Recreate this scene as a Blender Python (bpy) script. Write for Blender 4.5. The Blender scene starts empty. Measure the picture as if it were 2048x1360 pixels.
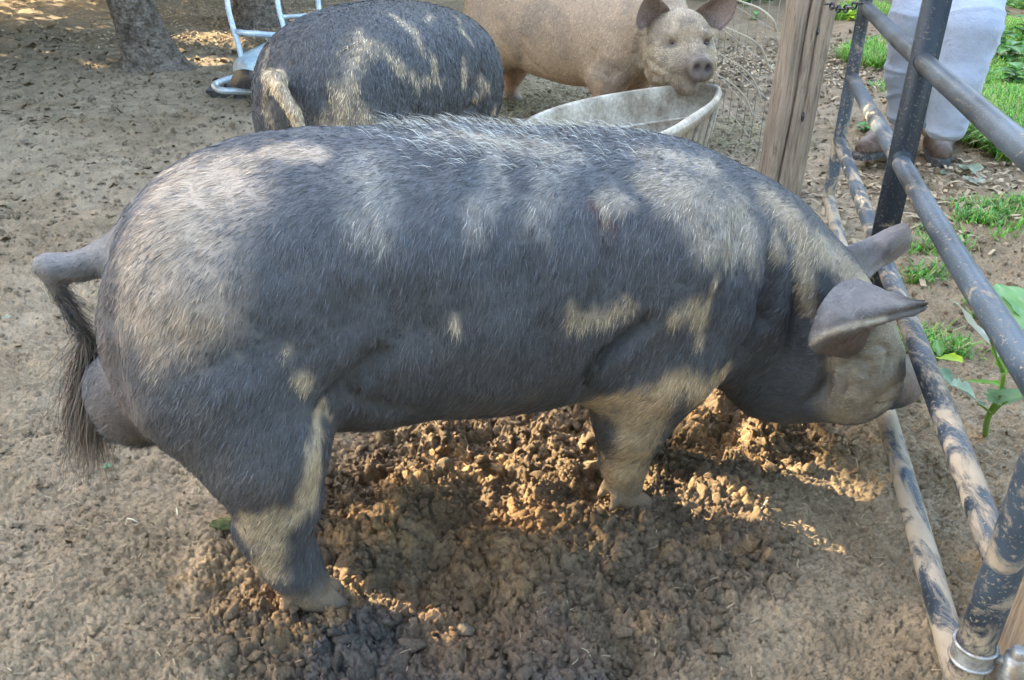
import bpy, math, random, time
import numpy as np
import openvdb
from mathutils import Vector, Matrix
from mathutils.bvhtree import BVHTree
T0 = time.time()
rng = np.random.default_rng(7)
random.seed(7)
C = bpy.context.scene.collection
sc = bpy.context.scene

# ------------------------------------------------------------------ camera
H, FPX, PITCH, ROLL = 1.1, 1709.34, math.radians(27.328), math.radians(0.843)
cp, sp_, cr, sr = math.cos(PITCH), math.sin(PITCH), math.cos(ROLL), math.sin(ROLL)
Dv = Vector((0, cp, -sp_)); Uv = Vector((0, sp_, cp)); Xv = Vector((1, 0, 0))
right = Xv * cr + Uv * sr
upv = Uv * cr - Xv * sr
cam_d = bpy.data.cameras.new("camera"); cam = bpy.data.objects.new("camera", cam_d); C.objects.link(cam)
cam_d.sensor_fit = 'HORIZONTAL'; cam_d.sensor_width = 36.0; cam_d.lens = FPX / 2048 * 36.0
cam_d.clip_start = 0.02; cam_d.clip_end = 400
M = Matrix(((right.x, upv.x, -Dv.x, 0), (right.y, upv.y, -Dv.y, 0), (right.z, upv.z, -Dv.z, H), (0, 0, 0, 1)))
cam.matrix_world = M
sc.camera = cam
CAM = np.array([0, 0, H])

# ------------------------------------------------------------------ light
SUN_AZ, SUN_EL = math.radians(-62), math.radians(24)      # azimuth from +Y towards +X
S = np.array([math.sin(SUN_AZ) * math.cos(SUN_EL), math.cos(SUN_AZ) * math.cos(SUN_EL), math.sin(SUN_EL)])
w = bpy.data.worlds.new("World"); sc.world = w; w.use_nodes = True
nt = w.node_tree; bg = nt.nodes['Background']
sky = nt.nodes.new('ShaderNodeTexSky'); sky.sky_type = 'NISHITA'; sky.sun_disc = False
sky.sun_elevation = SUN_EL; sky.sun_rotation = SUN_AZ
sky.air_density = 1.0; sky.dust_density = 4.0; sky.ozone_density = .6
nt.links.new(sky.outputs[0], bg.inputs[0]); bg.inputs[1].default_value = 0.15
sd = bpy.data.lights.new("sun", 'SUN'); sd.energy = 2.3; sd.angle = math.radians(0.5); sd.color = (1.0, 0.83, 0.58)
so = bpy.data.objects.new("sun", sd); C.objects.link(so)
so.rotation_euler = Vector((-S[0], -S[1], -S[2])).to_track_quat('-Z', 'Y').to_euler()
sc.view_settings.view_transform = 'Standard'; sc.view_settings.look = 'None'
sc.view_settings.gamma = 1.0; sc.view_settings.use_curve_mapping = False
sc.view_settings.exposure = 3.82
sc.view_settings.use_white_balance = True; sc.view_settings.white_balance_temperature = 6950; sc.view_settings.white_balance_tint = 8
sc.render.engine = 'CYCLES'
sc.cycles.max_bounces = 5; sc.cycles.diffuse_bounces = 3; sc.cycles.glossy_bounces = 2
sc.cycles.use_denoising = True

# ------------------------------------------------------------------ helpers
def ray(px, py):
    a, b = px - 1024, py - 680
    x = (a * cr + b * sr) / FPX; y = (-a * sr + b * cr) / FPX
    return np.array([x, cp - y * sp_, -sp_ - y * cp])
def onz(px, py, z=0.0):
    d = ray(px, py); return CAM + (z - H) / d[2] * d
def onplane(px, py, P0, n):
    d = ray(px, py); return CAM + np.dot(np.asarray(P0) - CAM, n) / np.dot(d, n) * d
def ondepth(px, py, t):
    return CAM + t * ray(px, py)

def hash3(i, j, k, s):
    n = (i * 374761393 + j * 668265263 + k * 2147483647 + s * 974634777) & 0xffffffff
    n = ((n ^ (n >> 13)) * 1274126177) & 0xffffffff
    n = ((n ^ (n >> 16)) * 2246822519) & 0xffffffff
    return ((n ^ (n >> 15)) & 0xffffff) / float(0xffffff)
def vnoise(x, y, z=None, s=0):
    x = np.asarray(x, dtype=np.float64); y = np.asarray(y, dtype=np.float64)
    z = np.zeros_like(x) if z is None else np.asarray(z, dtype=np.float64)
    xi = np.floor(x).astype(np.int64); yi = np.floor(y).astype(np.int64); zi = np.floor(z).astype(np.int64)
    fx = x - xi; fy = y - yi; fz = z - zi
    fx = fx * fx * (3 - 2 * fx); fy = fy * fy * (3 - 2 * fy); fz = fz * fz * (3 - 2 * fz)
    out = 0
    flat = not np.any(z)
    for dz in ((0,) if flat else (0, 1)):
        wz = 1.0 if flat else (fz if dz else 1 - fz)
        for dx in (0, 1):
            for dy in (0, 1):
                out = out + hash3(xi + dx, yi + dy, zi + dz, s) * (fx if dx else 1 - fx) * (fy if dy else 1 - fy) * wz
    return out
def fbm(x, y, z=None, o=4, s=0):
    t = 0; a = 0.5; tot = 0
    for k in range(o):
        f = 2.03 ** k
        t = t + a * vnoise(x * f + 17.3 * k, y * f - 9.1 * k, None if z is None else z * f, s + k); tot += a; a *= 0.5
    return t / tot
def worley(x, y, s=0, tilt=False):
    xi = np.floor(x).astype(np.int64); yi = np.floor(y).astype(np.int64)
    d1 = np.full(x.shape, 9.0); d2 = np.full(x.shape, 9.0); cid = np.zeros(x.shape); tl = np.zeros(x.shape)
    for dx in (-1, 0, 1):
        for dy in (-1, 0, 1):
            cx = xi + dx; cy = yi + dy
            px = cx + hash3(cx, cy, cx * 0, s); py = cy + hash3(cx, cy, cx * 0 + 1, s)
            d = (px - x) ** 2 + (py - y) ** 2
            new = d < d1
            d2 = np.where(new, d1, np.minimum(d2, d))
            cid = np.where(new, hash3(cx, cy, cx * 0 + 2, s), cid)
            if tilt: tl = np.where(new, (px - x) * (hash3(cx, cy, cx * 0 + 3, s) - .5) + (py - y) * (hash3(cx, cy, cx * 0 + 4, s) - .5), tl)
            d1 = np.where(new, d, d1)
    if tilt: return np.sqrt(d1), np.sqrt(d2), cid, tl
    return np.sqrt(d1), np.sqrt(d2), cid

def tag(o, label=None, cat=None, group=None, kind=None):
    if label: o['label'] = label
    if cat: o['category'] = cat
    if group: o['group'] = group
    if kind: o['kind'] = kind
    return o
def empty(name, loc=(0, 0, 0)):
    o = bpy.data.objects.new(name, None); C.objects.link(o); o.location = Vector([float(v) for v in loc])
    o.empty_display_size = 0.05
    bpy.context.view_layer.update()
    return o
def link(name, me, mat, parent=None, smooth=True):
    o = bpy.data.objects.new(name, me); C.objects.link(o)
    if mat: me.materials.append(mat)
    if parent is not None:
        o.parent = parent; o.matrix_parent_inverse = Matrix.Translation(-parent.location)
    if smooth and len(me.polygons):
        me.polygons.foreach_set('use_smooth', np.ones(len(me.polygons), dtype=bool))
    me.update()
    return o
def mesh_arr(name, V, faces, col=None):
    """V (n,3); faces = list of index arrays (m,3)/(m,4)"""
    me = bpy.data.meshes.new(name)
    V = np.asarray(V, dtype=np.float32)
    me.vertices.add(len(V)); me.vertices.foreach_set('co', V.ravel())
    faces = [np.asarray(f, dtype=np.int32) for f in faces if len(f)]
    loops = np.concatenate([f.ravel() for f in faces])
    tot = np.concatenate([np.full(len(f), f.shape[1], dtype=np.int32) for f in faces])
    st = np.concatenate([[0], np.cumsum(tot)[:-1]]).astype(np.int32)
    me.loops.add(len(loops)); me.loops.foreach_set('vertex_index', loops)
    me.polygons.add(len(tot)); me.polygons.foreach_set('loop_start', st)
    try: me.polygons.foreach_set('loop_total', tot)
    except Exception: pass
    me.update(calc_edges=True)
    if col is not None:
        a = me.color_attributes.new('col', 'FLOAT_COLOR', 'POINT')
        c4 = np.ones((len(V), 4), dtype=np.float32); c4[:, :3] = col
        a.data.foreach_set('color', c4.ravel())
    return me
class MB:
    def __init__(s): s.V = []; s.Q = []; s.T = []; s.n = 0
    def add(s, V, Q=None, T=None):
        V = np.asarray(V, float)
        if Q is not None and len(Q): s.Q.append(np.asarray(Q) + s.n)
        if T is not None and len(T): s.T.append(np.asarray(T) + s.n)
        s.V.append(V); s.n += len(V)
    def tube(s, pts, r, seg=12, cap=True, flat=1.0, upref=(0, 0, 1)):
        pts = np.asarray(pts, float); n = len(pts)
        r = np.full(n, r) if np.isscalar(r) else np.asarray(r, float)
        tg = np.gradient(pts, axis=0); tg /= np.linalg.norm(tg, axis=1)[:, None] + 1e-12
        u0 = np.asarray(upref, float)
        if abs(np.dot(tg[0], u0)) > 0.9: u0 = np.array([1., 0, 0]) if abs(tg[0][0]) < .9 else np.array([0, 1., 0])
        V = []; prev = u0
        for i in range(n):
            a = np.cross(tg[i], prev); a /= np.linalg.norm(a) + 1e-12; b = np.cross(a, tg[i]); prev = b
            th = np.linspace(0, 2 * math.pi, seg, endpoint=False)
            V.append(pts[i] + r[i] * (np.cos(th)[:, None] * a + flat * np.sin(th)[:, None] * b))
        V = np.concatenate(V); Q = []
        for i in range(n - 1):
            for k in range(seg):
                k2 = (k + 1) % seg
                Q.append((i * seg + k, i * seg + k2, (i + 1) * seg + k2, (i + 1) * seg + k))
        Tt = []
        if cap:
            V = np.vstack([V, pts[0], pts[-1]]); a = len(V) - 2; b = a + 1
            for k in range(seg):
                k2 = (k + 1) % seg
                Tt.append((a, k2, k)); Tt.append((b, (n - 1) * seg + k, (n - 1) * seg + k2))
        s.add(V, Q, Tt)
    def box(s, c, sz, ax=None):
        ax = np.eye(3) if ax is None else np.asarray(ax)
        g = np.array([(x, y, z) for x in (-.5, .5) for y in (-.5, .5) for z in (-.5, .5)]) * np.asarray(sz)
        s.add(np.asarray(c) + g @ ax, [(0, 1, 3, 2), (4, 6, 7, 5), (0, 4, 5, 1), (2, 3, 7, 6), (0, 2, 6, 4), (1, 5, 7, 3)])
    def build(s, name, mat, parent=None, smooth=True, col=None):
        return link(name, mesh_arr(name, np.concatenate(s.V), [np.concatenate(x) for x in (s.Q, s.T) if x], col), mat, parent, smooth)
def spline(pts, n):
    """Catmull-Rom through points (any dimension)"""
    P = np.asarray(pts, float); m = len(P)
    P2 = np.vstack([2 * P[0] - P[1], P, 2 * P[-1] - P[-2]])
    t = np.linspace(0, m - 1 - 1e-9, n); i = np.floor(t).astype(int); f = (t - i)[:, None]
    a, b, c, d = P2[i], P2[i + 1], P2[i + 2], P2[i + 3]
    return 0.5 * (2 * b + (c - a) * f + (2 * a - 5 * b + 4 * c - d) * f ** 2 + (3 * b - a - 3 * c + d) * f ** 3)

# ------------------------------------------------------------------ materials
def mat(name, base=(.5, .5, .5), rough=.7, attr=None, spec=.4, noise=None, bump=None, extra=None, sss=0, metal=0, trans=0):
    """noise=(scale,detail,colA,colB,lo,hi); bump=[(scale,strength,dist,type)]"""
    m = bpy.data.materials.new(name); m.use_nodes = True
    t = m.node_tree; N = t.nodes; L = t.links; b = N['Principled BSDF']
    b.inputs['Base Color'].default_value = (*base, 1); b.inputs['Roughness'].default_value = rough
    b.inputs['Specular IOR Level'].default_value = spec; b.inputs['Metallic'].default_value = metal
    tc = N.new('ShaderNodeTexCoord'); src = None
    if attr:
        a = N.new('ShaderNodeAttribute'); a.attribute_name = attr; src = a.outputs['Color']
    if noise:
        for (scale, det, ca, cb, lo, hi) in (noise if isinstance(noise, list) else [noise]):
            n = N.new('ShaderNodeTexNoise'); n.inputs['Scale'].default_value = scale; n.inputs['Detail'].default_value = det
            n.inputs['Roughness'].default_value = .65
            L.new(tc.outputs['Object'], n.inputs['Vector'])
            if ca is None:      # multiply by value range
                r = N.new('ShaderNodeMapRange'); r.inputs[1].default_value = lo; r.inputs[2].default_value = hi
                r.inputs[3].default_value = cb[0]; r.inputs[4].default_value = cb[1]
                L.new(n.outputs[0], r.inputs[0])
                mx = N.new('ShaderNodeVectorMath'); mx.operation = 'SCALE'
                if src is None: mx.inputs[0].default_value = base
                else: L.new(src, mx.inputs[0])
                L.new(r.outputs[0], mx.inputs['Scale']); src = mx.outputs[0]
            else:
                r = N.new('ShaderNodeMapRange'); r.inputs[1].default_value = lo; r.inputs[2].default_value = hi
                L.new(n.outputs[0], r.inputs[0])
                mx = N.new('ShaderNodeMix'); mx.data_type = 'RGBA'
                if ca == 'src':
                    if src is None: mx.inputs[6].default_value = (*base, 1)
                    else: L.new(src, mx.inputs[6])
                else: mx.inputs[6].default_value = (*ca, 1)
                mx.inputs[7].default_value = (*cb, 1)
                L.new(r.outputs[0], mx.inputs[0]); src = mx.outputs[2]
    if src is not None: L.new(src, b.inputs['Base Color'])
    prev = None
    for (scale, strength, dist, typ) in (bump or []):
        if typ == 'voronoi':
            n = N.new('ShaderNodeTexVoronoi'); n.inputs['Scale'].default_value = scale; o = n.outputs['Distance']
        elif typ == 'wave':
            n = N.new('ShaderNodeTexWave'); n.inputs['Scale'].default_value = scale; n.inputs['Distortion'].default_value = 6; o = n.outputs[1]
        else:
            n = N.new('ShaderNodeTexNoise'); n.inputs['Scale'].default_value = scale; n.inputs['Detail'].default_value = 6; n.inputs['Roughness'].default_value = .7; o = n.outputs[0]
        L.new(tc.outputs['Object'], n.inputs['Vector'])
        bp = N.new('ShaderNodeBump'); bp.inputs['Strength'].default_value = strength; bp.inputs['Distance'].default_value = dist
        L.new(o, bp.inputs['Height'])
        if prev: L.new(prev, bp.inputs['Normal'])
        prev = bp.outputs[0]
    if prev: L.new(prev, b.inputs['Normal'])
    if trans: b.inputs['Transmission Weight'].default_value = trans
    if extra: extra(m, N, L, b, tc)
    return m

SOIL_MAT = mat('soil', attr='col', rough=.95, spec=.15,
    noise=[(9, 6, None, (.72, 1.28), .3, .7), (140, 6, None, (.7, 1.3), .3, .7)],
    bump=[(900, .5, .003, 'noise'), (330, .7, .006, 'noise'), (90, .5, .01, 'noise')])
CLOD_MAT = mat('clod_soil', attr='col', rough=.95, spec=.15, noise=(160, 6, None, (.7, 1.3), .3, .7),
    bump=[(700, .8, .004, 'noise'), (260, 1.0, .010, 'noise')])
HIDE_MAT = mat('hide', attr='col', rough=.52, spec=.45, noise=[(60, 5, None, (.8, 1.2), .3, .7)],
    bump=[(420, .5, .004, 'noise'), (120, .5, .008, 'noise')])
HAIR_MAT = mat('bristles', attr='col', rough=.42, spec=.38)
def add_translucent(m, N, L, b, tc):
    t = N.new('ShaderNodeBsdfTranslucent'); mx = N.new('ShaderNodeMixShader'); mx.inputs[0].default_value = .35
    out = [n for n in N if n.type == 'OUTPUT_MATERIAL'][0]
    for l in list(L):
        if l.to_socket == b.inputs['Base Color']: L.new(l.from_socket, t.inputs[0])
    L.new(b.outputs[0], mx.inputs[1]); L.new(t.outputs[0], mx.inputs[2]); L.new(mx.outputs[0], out.inputs[0])
LEAF_MAT = mat('leaf', attr='col', rough=.5, spec=.4, extra=add_translucent)
BARK_MAT = mat('bark', rough=.95, spec=.15, noise=[(18, 6, (.07, .055, .042), (.21, .175, .14), .35, .65), (3, 2, None, (.8, 1.2), .3, .7)],
    bump=[(40, 1, .03, 'voronoi'), (90, .8, .01, 'noise')])
def grain(m, N, L, b, tc):
    mp = N.new('ShaderNodeMapping'); mp.inputs['Scale'].default_value = (70, 70, 5.0)
    L.new(tc.outputs['Object'], mp.inputs[0])
    n = N.new('ShaderNodeTexNoise'); n.inputs['Scale'].default_value = 1; n.inputs['Detail'].default_value = 9; n.inputs['Roughness'].default_value = .72; n.inputs['Distortion'].default_value = 1.1
    L.new(mp.outputs[0], n.inputs['Vector'])
    cr_ = N.new('ShaderNodeValToRGB'); e = cr_.color_ramp.elements
    e[0].position = .32; e[0].color = (.08, .06, .045, 1); e[1].position = .72; e[1].color = (.40, .33, .26, 1)
    k = e.new(.48); k.color = (.26, .205, .155, 1)
    L.new(n.outputs[0], cr_.inputs[0])
    n2 = N.new('ShaderNodeTexNoise'); n2.inputs['Scale'].default_value = 6; L.new(tc.outputs['Object'], n2.inputs['Vector'])
    mx = N.new('ShaderNodeMix'); mx.data_type = 'RGBA'; mx.blend_type = 'MIX'
    mr = N.new('ShaderNodeMapRange'); mr.inputs[1].default_value = .45; mr.inputs[2].default_value = .75; mr.inputs[4].default_value = .55
    L.new(n2.outputs[0], mr.inputs[0]); L.new(mr.outputs[0], mx.inputs[0])
    L.new(cr_.outputs[0], mx.inputs[6]); mx.inputs[7].default_value = (.17, .135, .10, 1)
    L.new(mx.outputs[2], b.inputs['Base Color'])
    bp = N.new('ShaderNodeBump'); bp.inputs['Strength'].default_value = .8; bp.inputs['Distance'].default_value = .006
    L.new(n.outputs[0], bp.inputs['Height']); L.new(bp.outputs[0], b.inputs['Normal'])
WOOD_MAT = mat('weathered_wood', rough=.85, spec=.2, extra=grain)
def muddy(mud_lo, mud_hi, bs=1.0, spk=.75):
    def f(m, N, L, b, tc):
        n = N.new('ShaderNodeTexNoise'); n.inputs['Scale'].default_value = 19; n.inputs['Detail'].default_value = 9; n.inputs['Roughness'].default_value = .72; n.inputs['Distortion'].default_value = .6
        mp = N.new('ShaderNodeMapping'); mp.inputs['Scale'].default_value = (1.3, .45, .8); mp.inputs['Rotation'].default_value = (.2, .3, .25); L.new(tc.outputs['Object'], mp.inputs[0]); L.new(mp.outputs[0], n.inputs['Vector'])
        # mud sits more heavily low down
        sx = N.new('ShaderNodeSeparateXYZ'); gm = N.new('ShaderNodeNewGeometry'); L.new(gm.outputs['Position'], sx.inputs[0])
        h = N.new('ShaderNodeMapRange'); h.inputs[1].default_value = .05; h.inputs[2].default_value = .75; h.inputs[3].default_value = mud_lo; h.inputs[4].default_value = mud_hi
        L.new(sx.outputs[2], h.inputs[0])
        ad = N.new('ShaderNodeMath'); ad.operation = 'ADD'; L.new(n.outputs[0], ad.inputs[0]); L.new(h.outputs[0], ad.inputs[1])
        r = N.new('ShaderNodeMapRange'); r.inputs[1].default_value = .48; r.inputs[2].default_value = .57
        L.new(ad.outputs[0], r.inputs[0])
        n3 = N.new('ShaderNodeTexNoise'); n3.inputs['Scale'].default_value = 150; n3.inputs['Detail'].default_value = 5; L.new(tc.outputs['Object'], n3.inputs['Vector'])
        r3 = N.new('ShaderNodeMapRange'); r3.inputs[1].default_value = .58; r3.inputs[2].default_value = .68; r3.inputs[4].default_value = spk; L.new(n3.outputs[0], r3.inputs[0])
        mxa = N.new('ShaderNodeMath'); mxa.operation = 'MAXIMUM'; L.new(r.outputs[0], mxa.inputs[0]); L.new(r3.outputs[0], mxa.inputs[1])
        n4 = N.new('ShaderNodeTexNoise'); n4.inputs['Scale'].default_value = 30; n4.inputs['Detail'].default_value = 5; L.new(tc.outputs['Object'], n4.inputs['Vector'])
        mm = N.new('ShaderNodeMix'); mm.data_type = 'RGBA'; mm.inputs[6].default_value = (.20, .165, .12, 1); mm.inputs[7].default_value = (.36, .30, .225, 1); L.new(n4.outputs[0], mm.inputs[0])
        n5 = N.new('ShaderNodeTexNoise'); n5.inputs['Scale'].default_value = 5; n5.inputs['Detail'].default_value = 5; L.new(tc.outputs['Object'], n5.inputs['Vector'])
        bk = N.new('ShaderNodeMix'); bk.data_type = 'RGBA'; bk.inputs[6].default_value = (.012, .018, .026, 1); bk.inputs[7].default_value = (.05 * bs, .075 * bs, .105 * bs, 1)
        r5 = N.new('ShaderNodeMapRange'); r5.inputs[1].default_value = .35; r5.inputs[2].default_value = .7; L.new(n5.outputs[0], r5.inputs[0]); L.new(r5.outputs[0], bk.inputs[0])
        mx = N.new('ShaderNodeMix'); mx.data_type = 'RGBA'; L.new(mxa.outputs[0], mx.inputs[0]); L.new(bk.outputs[2], mx.inputs[6]); L.new(mm.outputs[2], mx.inputs[7])
        L.new(mx.outputs[2], b.inputs['Base Color'])
        rr = N.new('ShaderNodeMapRange'); rr.inputs[3].default_value = .46; rr.inputs[4].default_value = .9; L.new(mxa.outputs[0], rr.inputs[0]); L.new(rr.outputs[0], b.inputs['Roughness'])
        bp = N.new('ShaderNodeBump'); bp.inputs['Strength'].default_value = .5; bp.inputs['Distance'].default_value = .003
        L.new(mxa.outputs[0], bp.inputs['Height']); L.new(bp.outputs[0], b.inputs['Normal'])
    return f
RAIL_MAT = mat('muddy_black_pipe', rough=.4, spec=.42, extra=muddy(.075, -.13))
FLAT_MAT = mat('black_flat_bar', rough=.5, spec=.3, extra=muddy(.0, -.2, .45, .3))
TUB_MAT = mat('grey_plastic', rough=.6, spec=.3, noise=[(7, 6, (.25, .20, .14), (.52, .46, .37), .35, .62), (60, 5, None, (.75, 1.2), .35, .65)], bump=[(60, .2, .003, 'noise')])
ZINC_MAT = mat('galvanised_tube', rough=.4, spec=.5, metal=.3, noise=[(8, 6, (.26, .32, .36), (.50, .57, .60), .35, .65), (80, 4, None, (.8, 1.15), .35, .65)], bump=[(60, .15, .002, 'noise')])
STEEL_MAT = mat('steel_hinge', rough=.5, metal=.6, spec=.5, base=(.36, .37, .37), noise=[(60, 4, None, (.5, 1.2), .35, .65), (25, 6, 'src', (.25, .19, .13), .48, .62)])
BLACK_MAT = mat('black_plastic', rough=.45, spec=.5, base=(.02, .022, .027), noise=[(60, 5, 'src', (.20, .19, .16), .55, .75)])
BLUE_MAT = mat('blue_grey_plastic', rough=.4, spec=.5, noise=[(6, 5, (.18, .26, .31), (.40, .47, .47), .35, .7), (90, 5, None, (.8, 1.2), .35, .65)])
MATT_MAT = mat('rubber_mat', rough=.8, base=(.05, .055, .06), noise=[(30, 5, 'src', (.2, .19, .16), .45, .75)])
JEAN_MAT = mat('pale_trousers', rough=.9, spec=.15, noise=[(4, 5, (.26, .30, .38), (.35, .395, .48), .3, .7), (26, 4, 'src', (.20, .185, .175), .6, .9)], bump=[(900, .15, .001, 'noise'), (5, .35, .05, 'noise')])
BOOT_MAT = mat('brown_leather', rough=.55, spec=.4, noise=[(22, 6, (.075, .045, .033), (.15, .10, .078), .35, .65), (70, 5, 'src', (.27, .23, .19), .58, .75)], bump=[(60, .4, .004, 'noise')])
SOLE_MAT = mat('rubber_sole', rough=.7, base=(.035, .035, .038), noise=[(70, 5, 'src', (.27, .23, .19), .52, .75)])
SKIN_MAT = mat('skin', rough=.5, base=(.55, .33, .25)); SHIRT_MAT = mat('grey_shirt', rough=.9, base=(.2, .22, .25))
HAIRP_MAT = mat('dark_hair', rough=.6, base=(.06, .04, .03))
WIRE_MAT = mat('wire', rough=.5, base=(.33, .32, .29), metal=.3)
STRAW_MAT = mat('straw', attr='col', rough=.75, spec=.25)
EYE_MAT = mat('eye', rough=.12, base=(.02, .014, .012), spec=.6)
HOOF_MAT = mat('hoof', rough=.7, noise=(40, 5, (.09, .07, .055), (.26, .2, .15), .35, .65))

# ------------------------------------------------------------------ terrain
def wl(px, py): return onz(px, py)[:2]
ROUGH = [(wl(850, 950), .26), (wl(720, 1060), .22), (wl(1080, 1040), .26), (wl(1340, 1010), .2), (wl(620, 1270), .2), (wl(960, 1200), .22),
         (wl(1260, 1190), .2), (wl(1460, 860), .2), (wl(1300, 860), .25), (wl(900, 850), .35), (wl(1440, 1120), .14)]
def roughness(x, y):
    t = np.zeros_like(x)
    for (c, r) in ROUGH: t = np.maximum(t, np.exp(-((x - c[0]) ** 2 + (y - c[1]) ** 2) / (r * r) * .9))
    t = t + (fbm(x * 5, y * 5, o=3, s=5) - .5) * .7
    return np.clip((t - .25) * 2.2, 0, 1)
def sstep(a, b, x): 
    t = np.clip((x - a) / (b - a), 0, 1); return t * t * (3 - 2 * t)
def hbase(x, y):
    h = (fbm(x * .9, y * .9, o=3, s=1) - .5) * .10 * sstep(1.5, 5, y)
    h = h + (fbm(x * 3, y * 3, o=3, s=2) - .5) * .035
    gx = .45 + .237 * y
    h = h + .10 * sstep(.05, .9, x - gx) * sstep(1.6, 3.2, y)        # bank outside the gate
    for (px, py, r, d) in ((1000, 1060, .05, -.03), (905, 1060, .05, -.045), (1215, 985, .07, -.03), (1440, 890, .05, -.035), (640, 1195, .08, -.02), (1250, 1330, .05, -.04),
                           (830, 1010, .09, .03), (780, 1060, .08, .035), (1080, 1120, .12, .025), (1320, 1080, .10, .02), (1440, 850, .10, .035), (1500, 1020, .10, .03), (1560, 1180, .12, .02),
                           (620, 1290, .10, .03), (1490, 780, .12, .04), (1650, 850, .12, .012), (900, 870, .1, .02), (1860, 1290, .07, .03)):
        c = wl(px, py); h = h + d * np.exp(-((x - c[0]) ** 2 + (y - c[1]) ** 2) / (r * r))
    return h
def height(x, y, fine=True):
    h = hbase(x, y); R = roughness(x, y)
    if fine:
        wx = x + (fbm(x * 25, y * 25, o=2, s=11) - .5) * .03; wy = y + (fbm(x * 25, y * 25, o=2, s=12) - .5) * .03
        near = 1 - .6 * sstep(3.5, 9.0, y)
        q1 = (fbm(x * 60, y * 60, o=2, s=14) - .5) * .5
        a1, b1, c1, t1 = worley(wx * 19 + q1, wy * 19, 3, True)
        h = h + R * ((c1 * .9 + t1 * 1.5 + .35 * (1 - a1)) * .026 * sstep(.0, .16, b1 - a1) - .014)
        a2, b2, c2, t2 = worley(wx * 52 + q1, wy * 52, 4, True)
        h = h + (.62 + .5 * R) * (.5 + c2 * .9 + t2 * 1.6) * .0095 * sstep(0, .2, b2 - a2) * (.5 + .5 * near)
        a3, b3, c3, t3 = worley(wx * 130, wy * 130, 6, True)
        h = h + (.85 + .3 * R) * (c3 + t3 + .4) * .0062 * sstep(0, .25, b3 - a3) * near
        h = h + (fbm(x * 14, y * 14, o=5, s=8) - .5) * (.034 + .028 * R)
        pl = sstep(.52, .62, fbm(x * 4 + 3, y * 4, o=3, s=21)) * (1 - R)
        h = h + pl * .008
    return h
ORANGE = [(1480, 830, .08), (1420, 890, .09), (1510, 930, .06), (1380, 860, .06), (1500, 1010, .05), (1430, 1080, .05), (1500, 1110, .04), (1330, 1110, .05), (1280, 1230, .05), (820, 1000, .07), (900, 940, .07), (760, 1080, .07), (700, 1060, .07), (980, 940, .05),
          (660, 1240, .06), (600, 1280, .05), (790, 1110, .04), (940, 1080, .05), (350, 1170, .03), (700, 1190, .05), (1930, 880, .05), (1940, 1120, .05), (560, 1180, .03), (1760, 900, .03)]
def soil_col(x, y, h=None):
    R = roughness(x, y)
    n = fbm(x * 2.2, y * 2.2, o=4, s=31); n2 = fbm(x * 11, y * 11, o=4, s=32)
    a = np.array([.280, .208, .130]); b = np.array([.180, .130, .087]); c = np.array([.345, .265, .175])
    t = sstep(.35, .65, n)[..., None]; k = a * (1 - t) + c * t
    t = np.clip(R * .8 + (n2 - .5) * .8, 0, 1)[..., None]; k = k * (1 - t) + b * t
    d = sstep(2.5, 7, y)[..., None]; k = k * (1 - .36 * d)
    o = (sstep(.5, .75, fbm(x * 3.1, y * 3.1, o=3, s=41)) * R)[..., None]
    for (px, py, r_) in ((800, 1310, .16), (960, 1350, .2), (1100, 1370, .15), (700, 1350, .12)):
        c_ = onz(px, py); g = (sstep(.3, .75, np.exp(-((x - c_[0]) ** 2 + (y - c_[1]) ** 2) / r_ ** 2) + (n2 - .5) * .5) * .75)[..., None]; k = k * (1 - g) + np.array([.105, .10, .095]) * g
    k = k * (1 - .55 * o) + np.array([.33, .19, .09]) * .55 * o
    og = np.zeros_like(x)         # orange soil on the ridges, with sun patches painted into the same colour
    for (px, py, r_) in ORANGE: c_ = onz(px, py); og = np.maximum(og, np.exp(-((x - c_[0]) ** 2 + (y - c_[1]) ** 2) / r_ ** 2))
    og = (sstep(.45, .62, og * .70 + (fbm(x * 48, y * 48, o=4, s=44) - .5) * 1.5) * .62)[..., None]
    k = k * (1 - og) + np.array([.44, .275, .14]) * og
    return k * (.85 + .3 * n2)[..., None]
# perspective-graded grid from 0.35 m to 14 m, much coarser beyond
def ground():
    Y = np.concatenate([np.linspace(.3, .66, 14)[:-1], np.arange(.66, 2.1, .0034), 2.1 * (17 / 2.1) ** np.linspace(0, 1, 400)])
    ny, nx = len(Y), 600
    U = np.linspace(-1.05, 1.05, nx)
    Yg, Ug = np.meshgrid(Y, U, indexing='ij'); Xg = Ug * (.30 + .74 * Yg)
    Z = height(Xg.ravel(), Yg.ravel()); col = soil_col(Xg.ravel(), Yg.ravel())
    V = np.stack([Xg.ravel(), Yg.ravel(), Z], 1)
    i = np.arange(ny - 1)[:, None] * nx + np.arange(nx - 1)[None]; i = i.ravel()
    Q = np.stack([i, i + 1, i + nx + 1, i + nx], 1)
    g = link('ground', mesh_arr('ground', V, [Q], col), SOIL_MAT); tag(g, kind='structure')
    m = MB(); xs = np.linspace(-90, 90, 91)
    Xs, Ys = np.meshgrid(xs, xs, indexing='ij')
    V = np.stack([Xs.ravel(), Ys.ravel(), np.full(Xs.size, -.16)], 1)
    i = (np.arange(90)[:, None] * 91 + np.arange(90)[None]).ravel(); Q = np.stack([i, i + 91, i + 92, i + 1], 1)
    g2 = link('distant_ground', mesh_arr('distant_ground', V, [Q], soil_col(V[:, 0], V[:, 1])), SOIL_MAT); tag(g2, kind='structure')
ground()
def hz(x, y): return float(height(np.array([float(x)]), np.array([float(y)]))[0])
def hzb(x, y): return float(hbase(np.array([float(x)]), np.array([float(y)]))[0])

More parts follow.
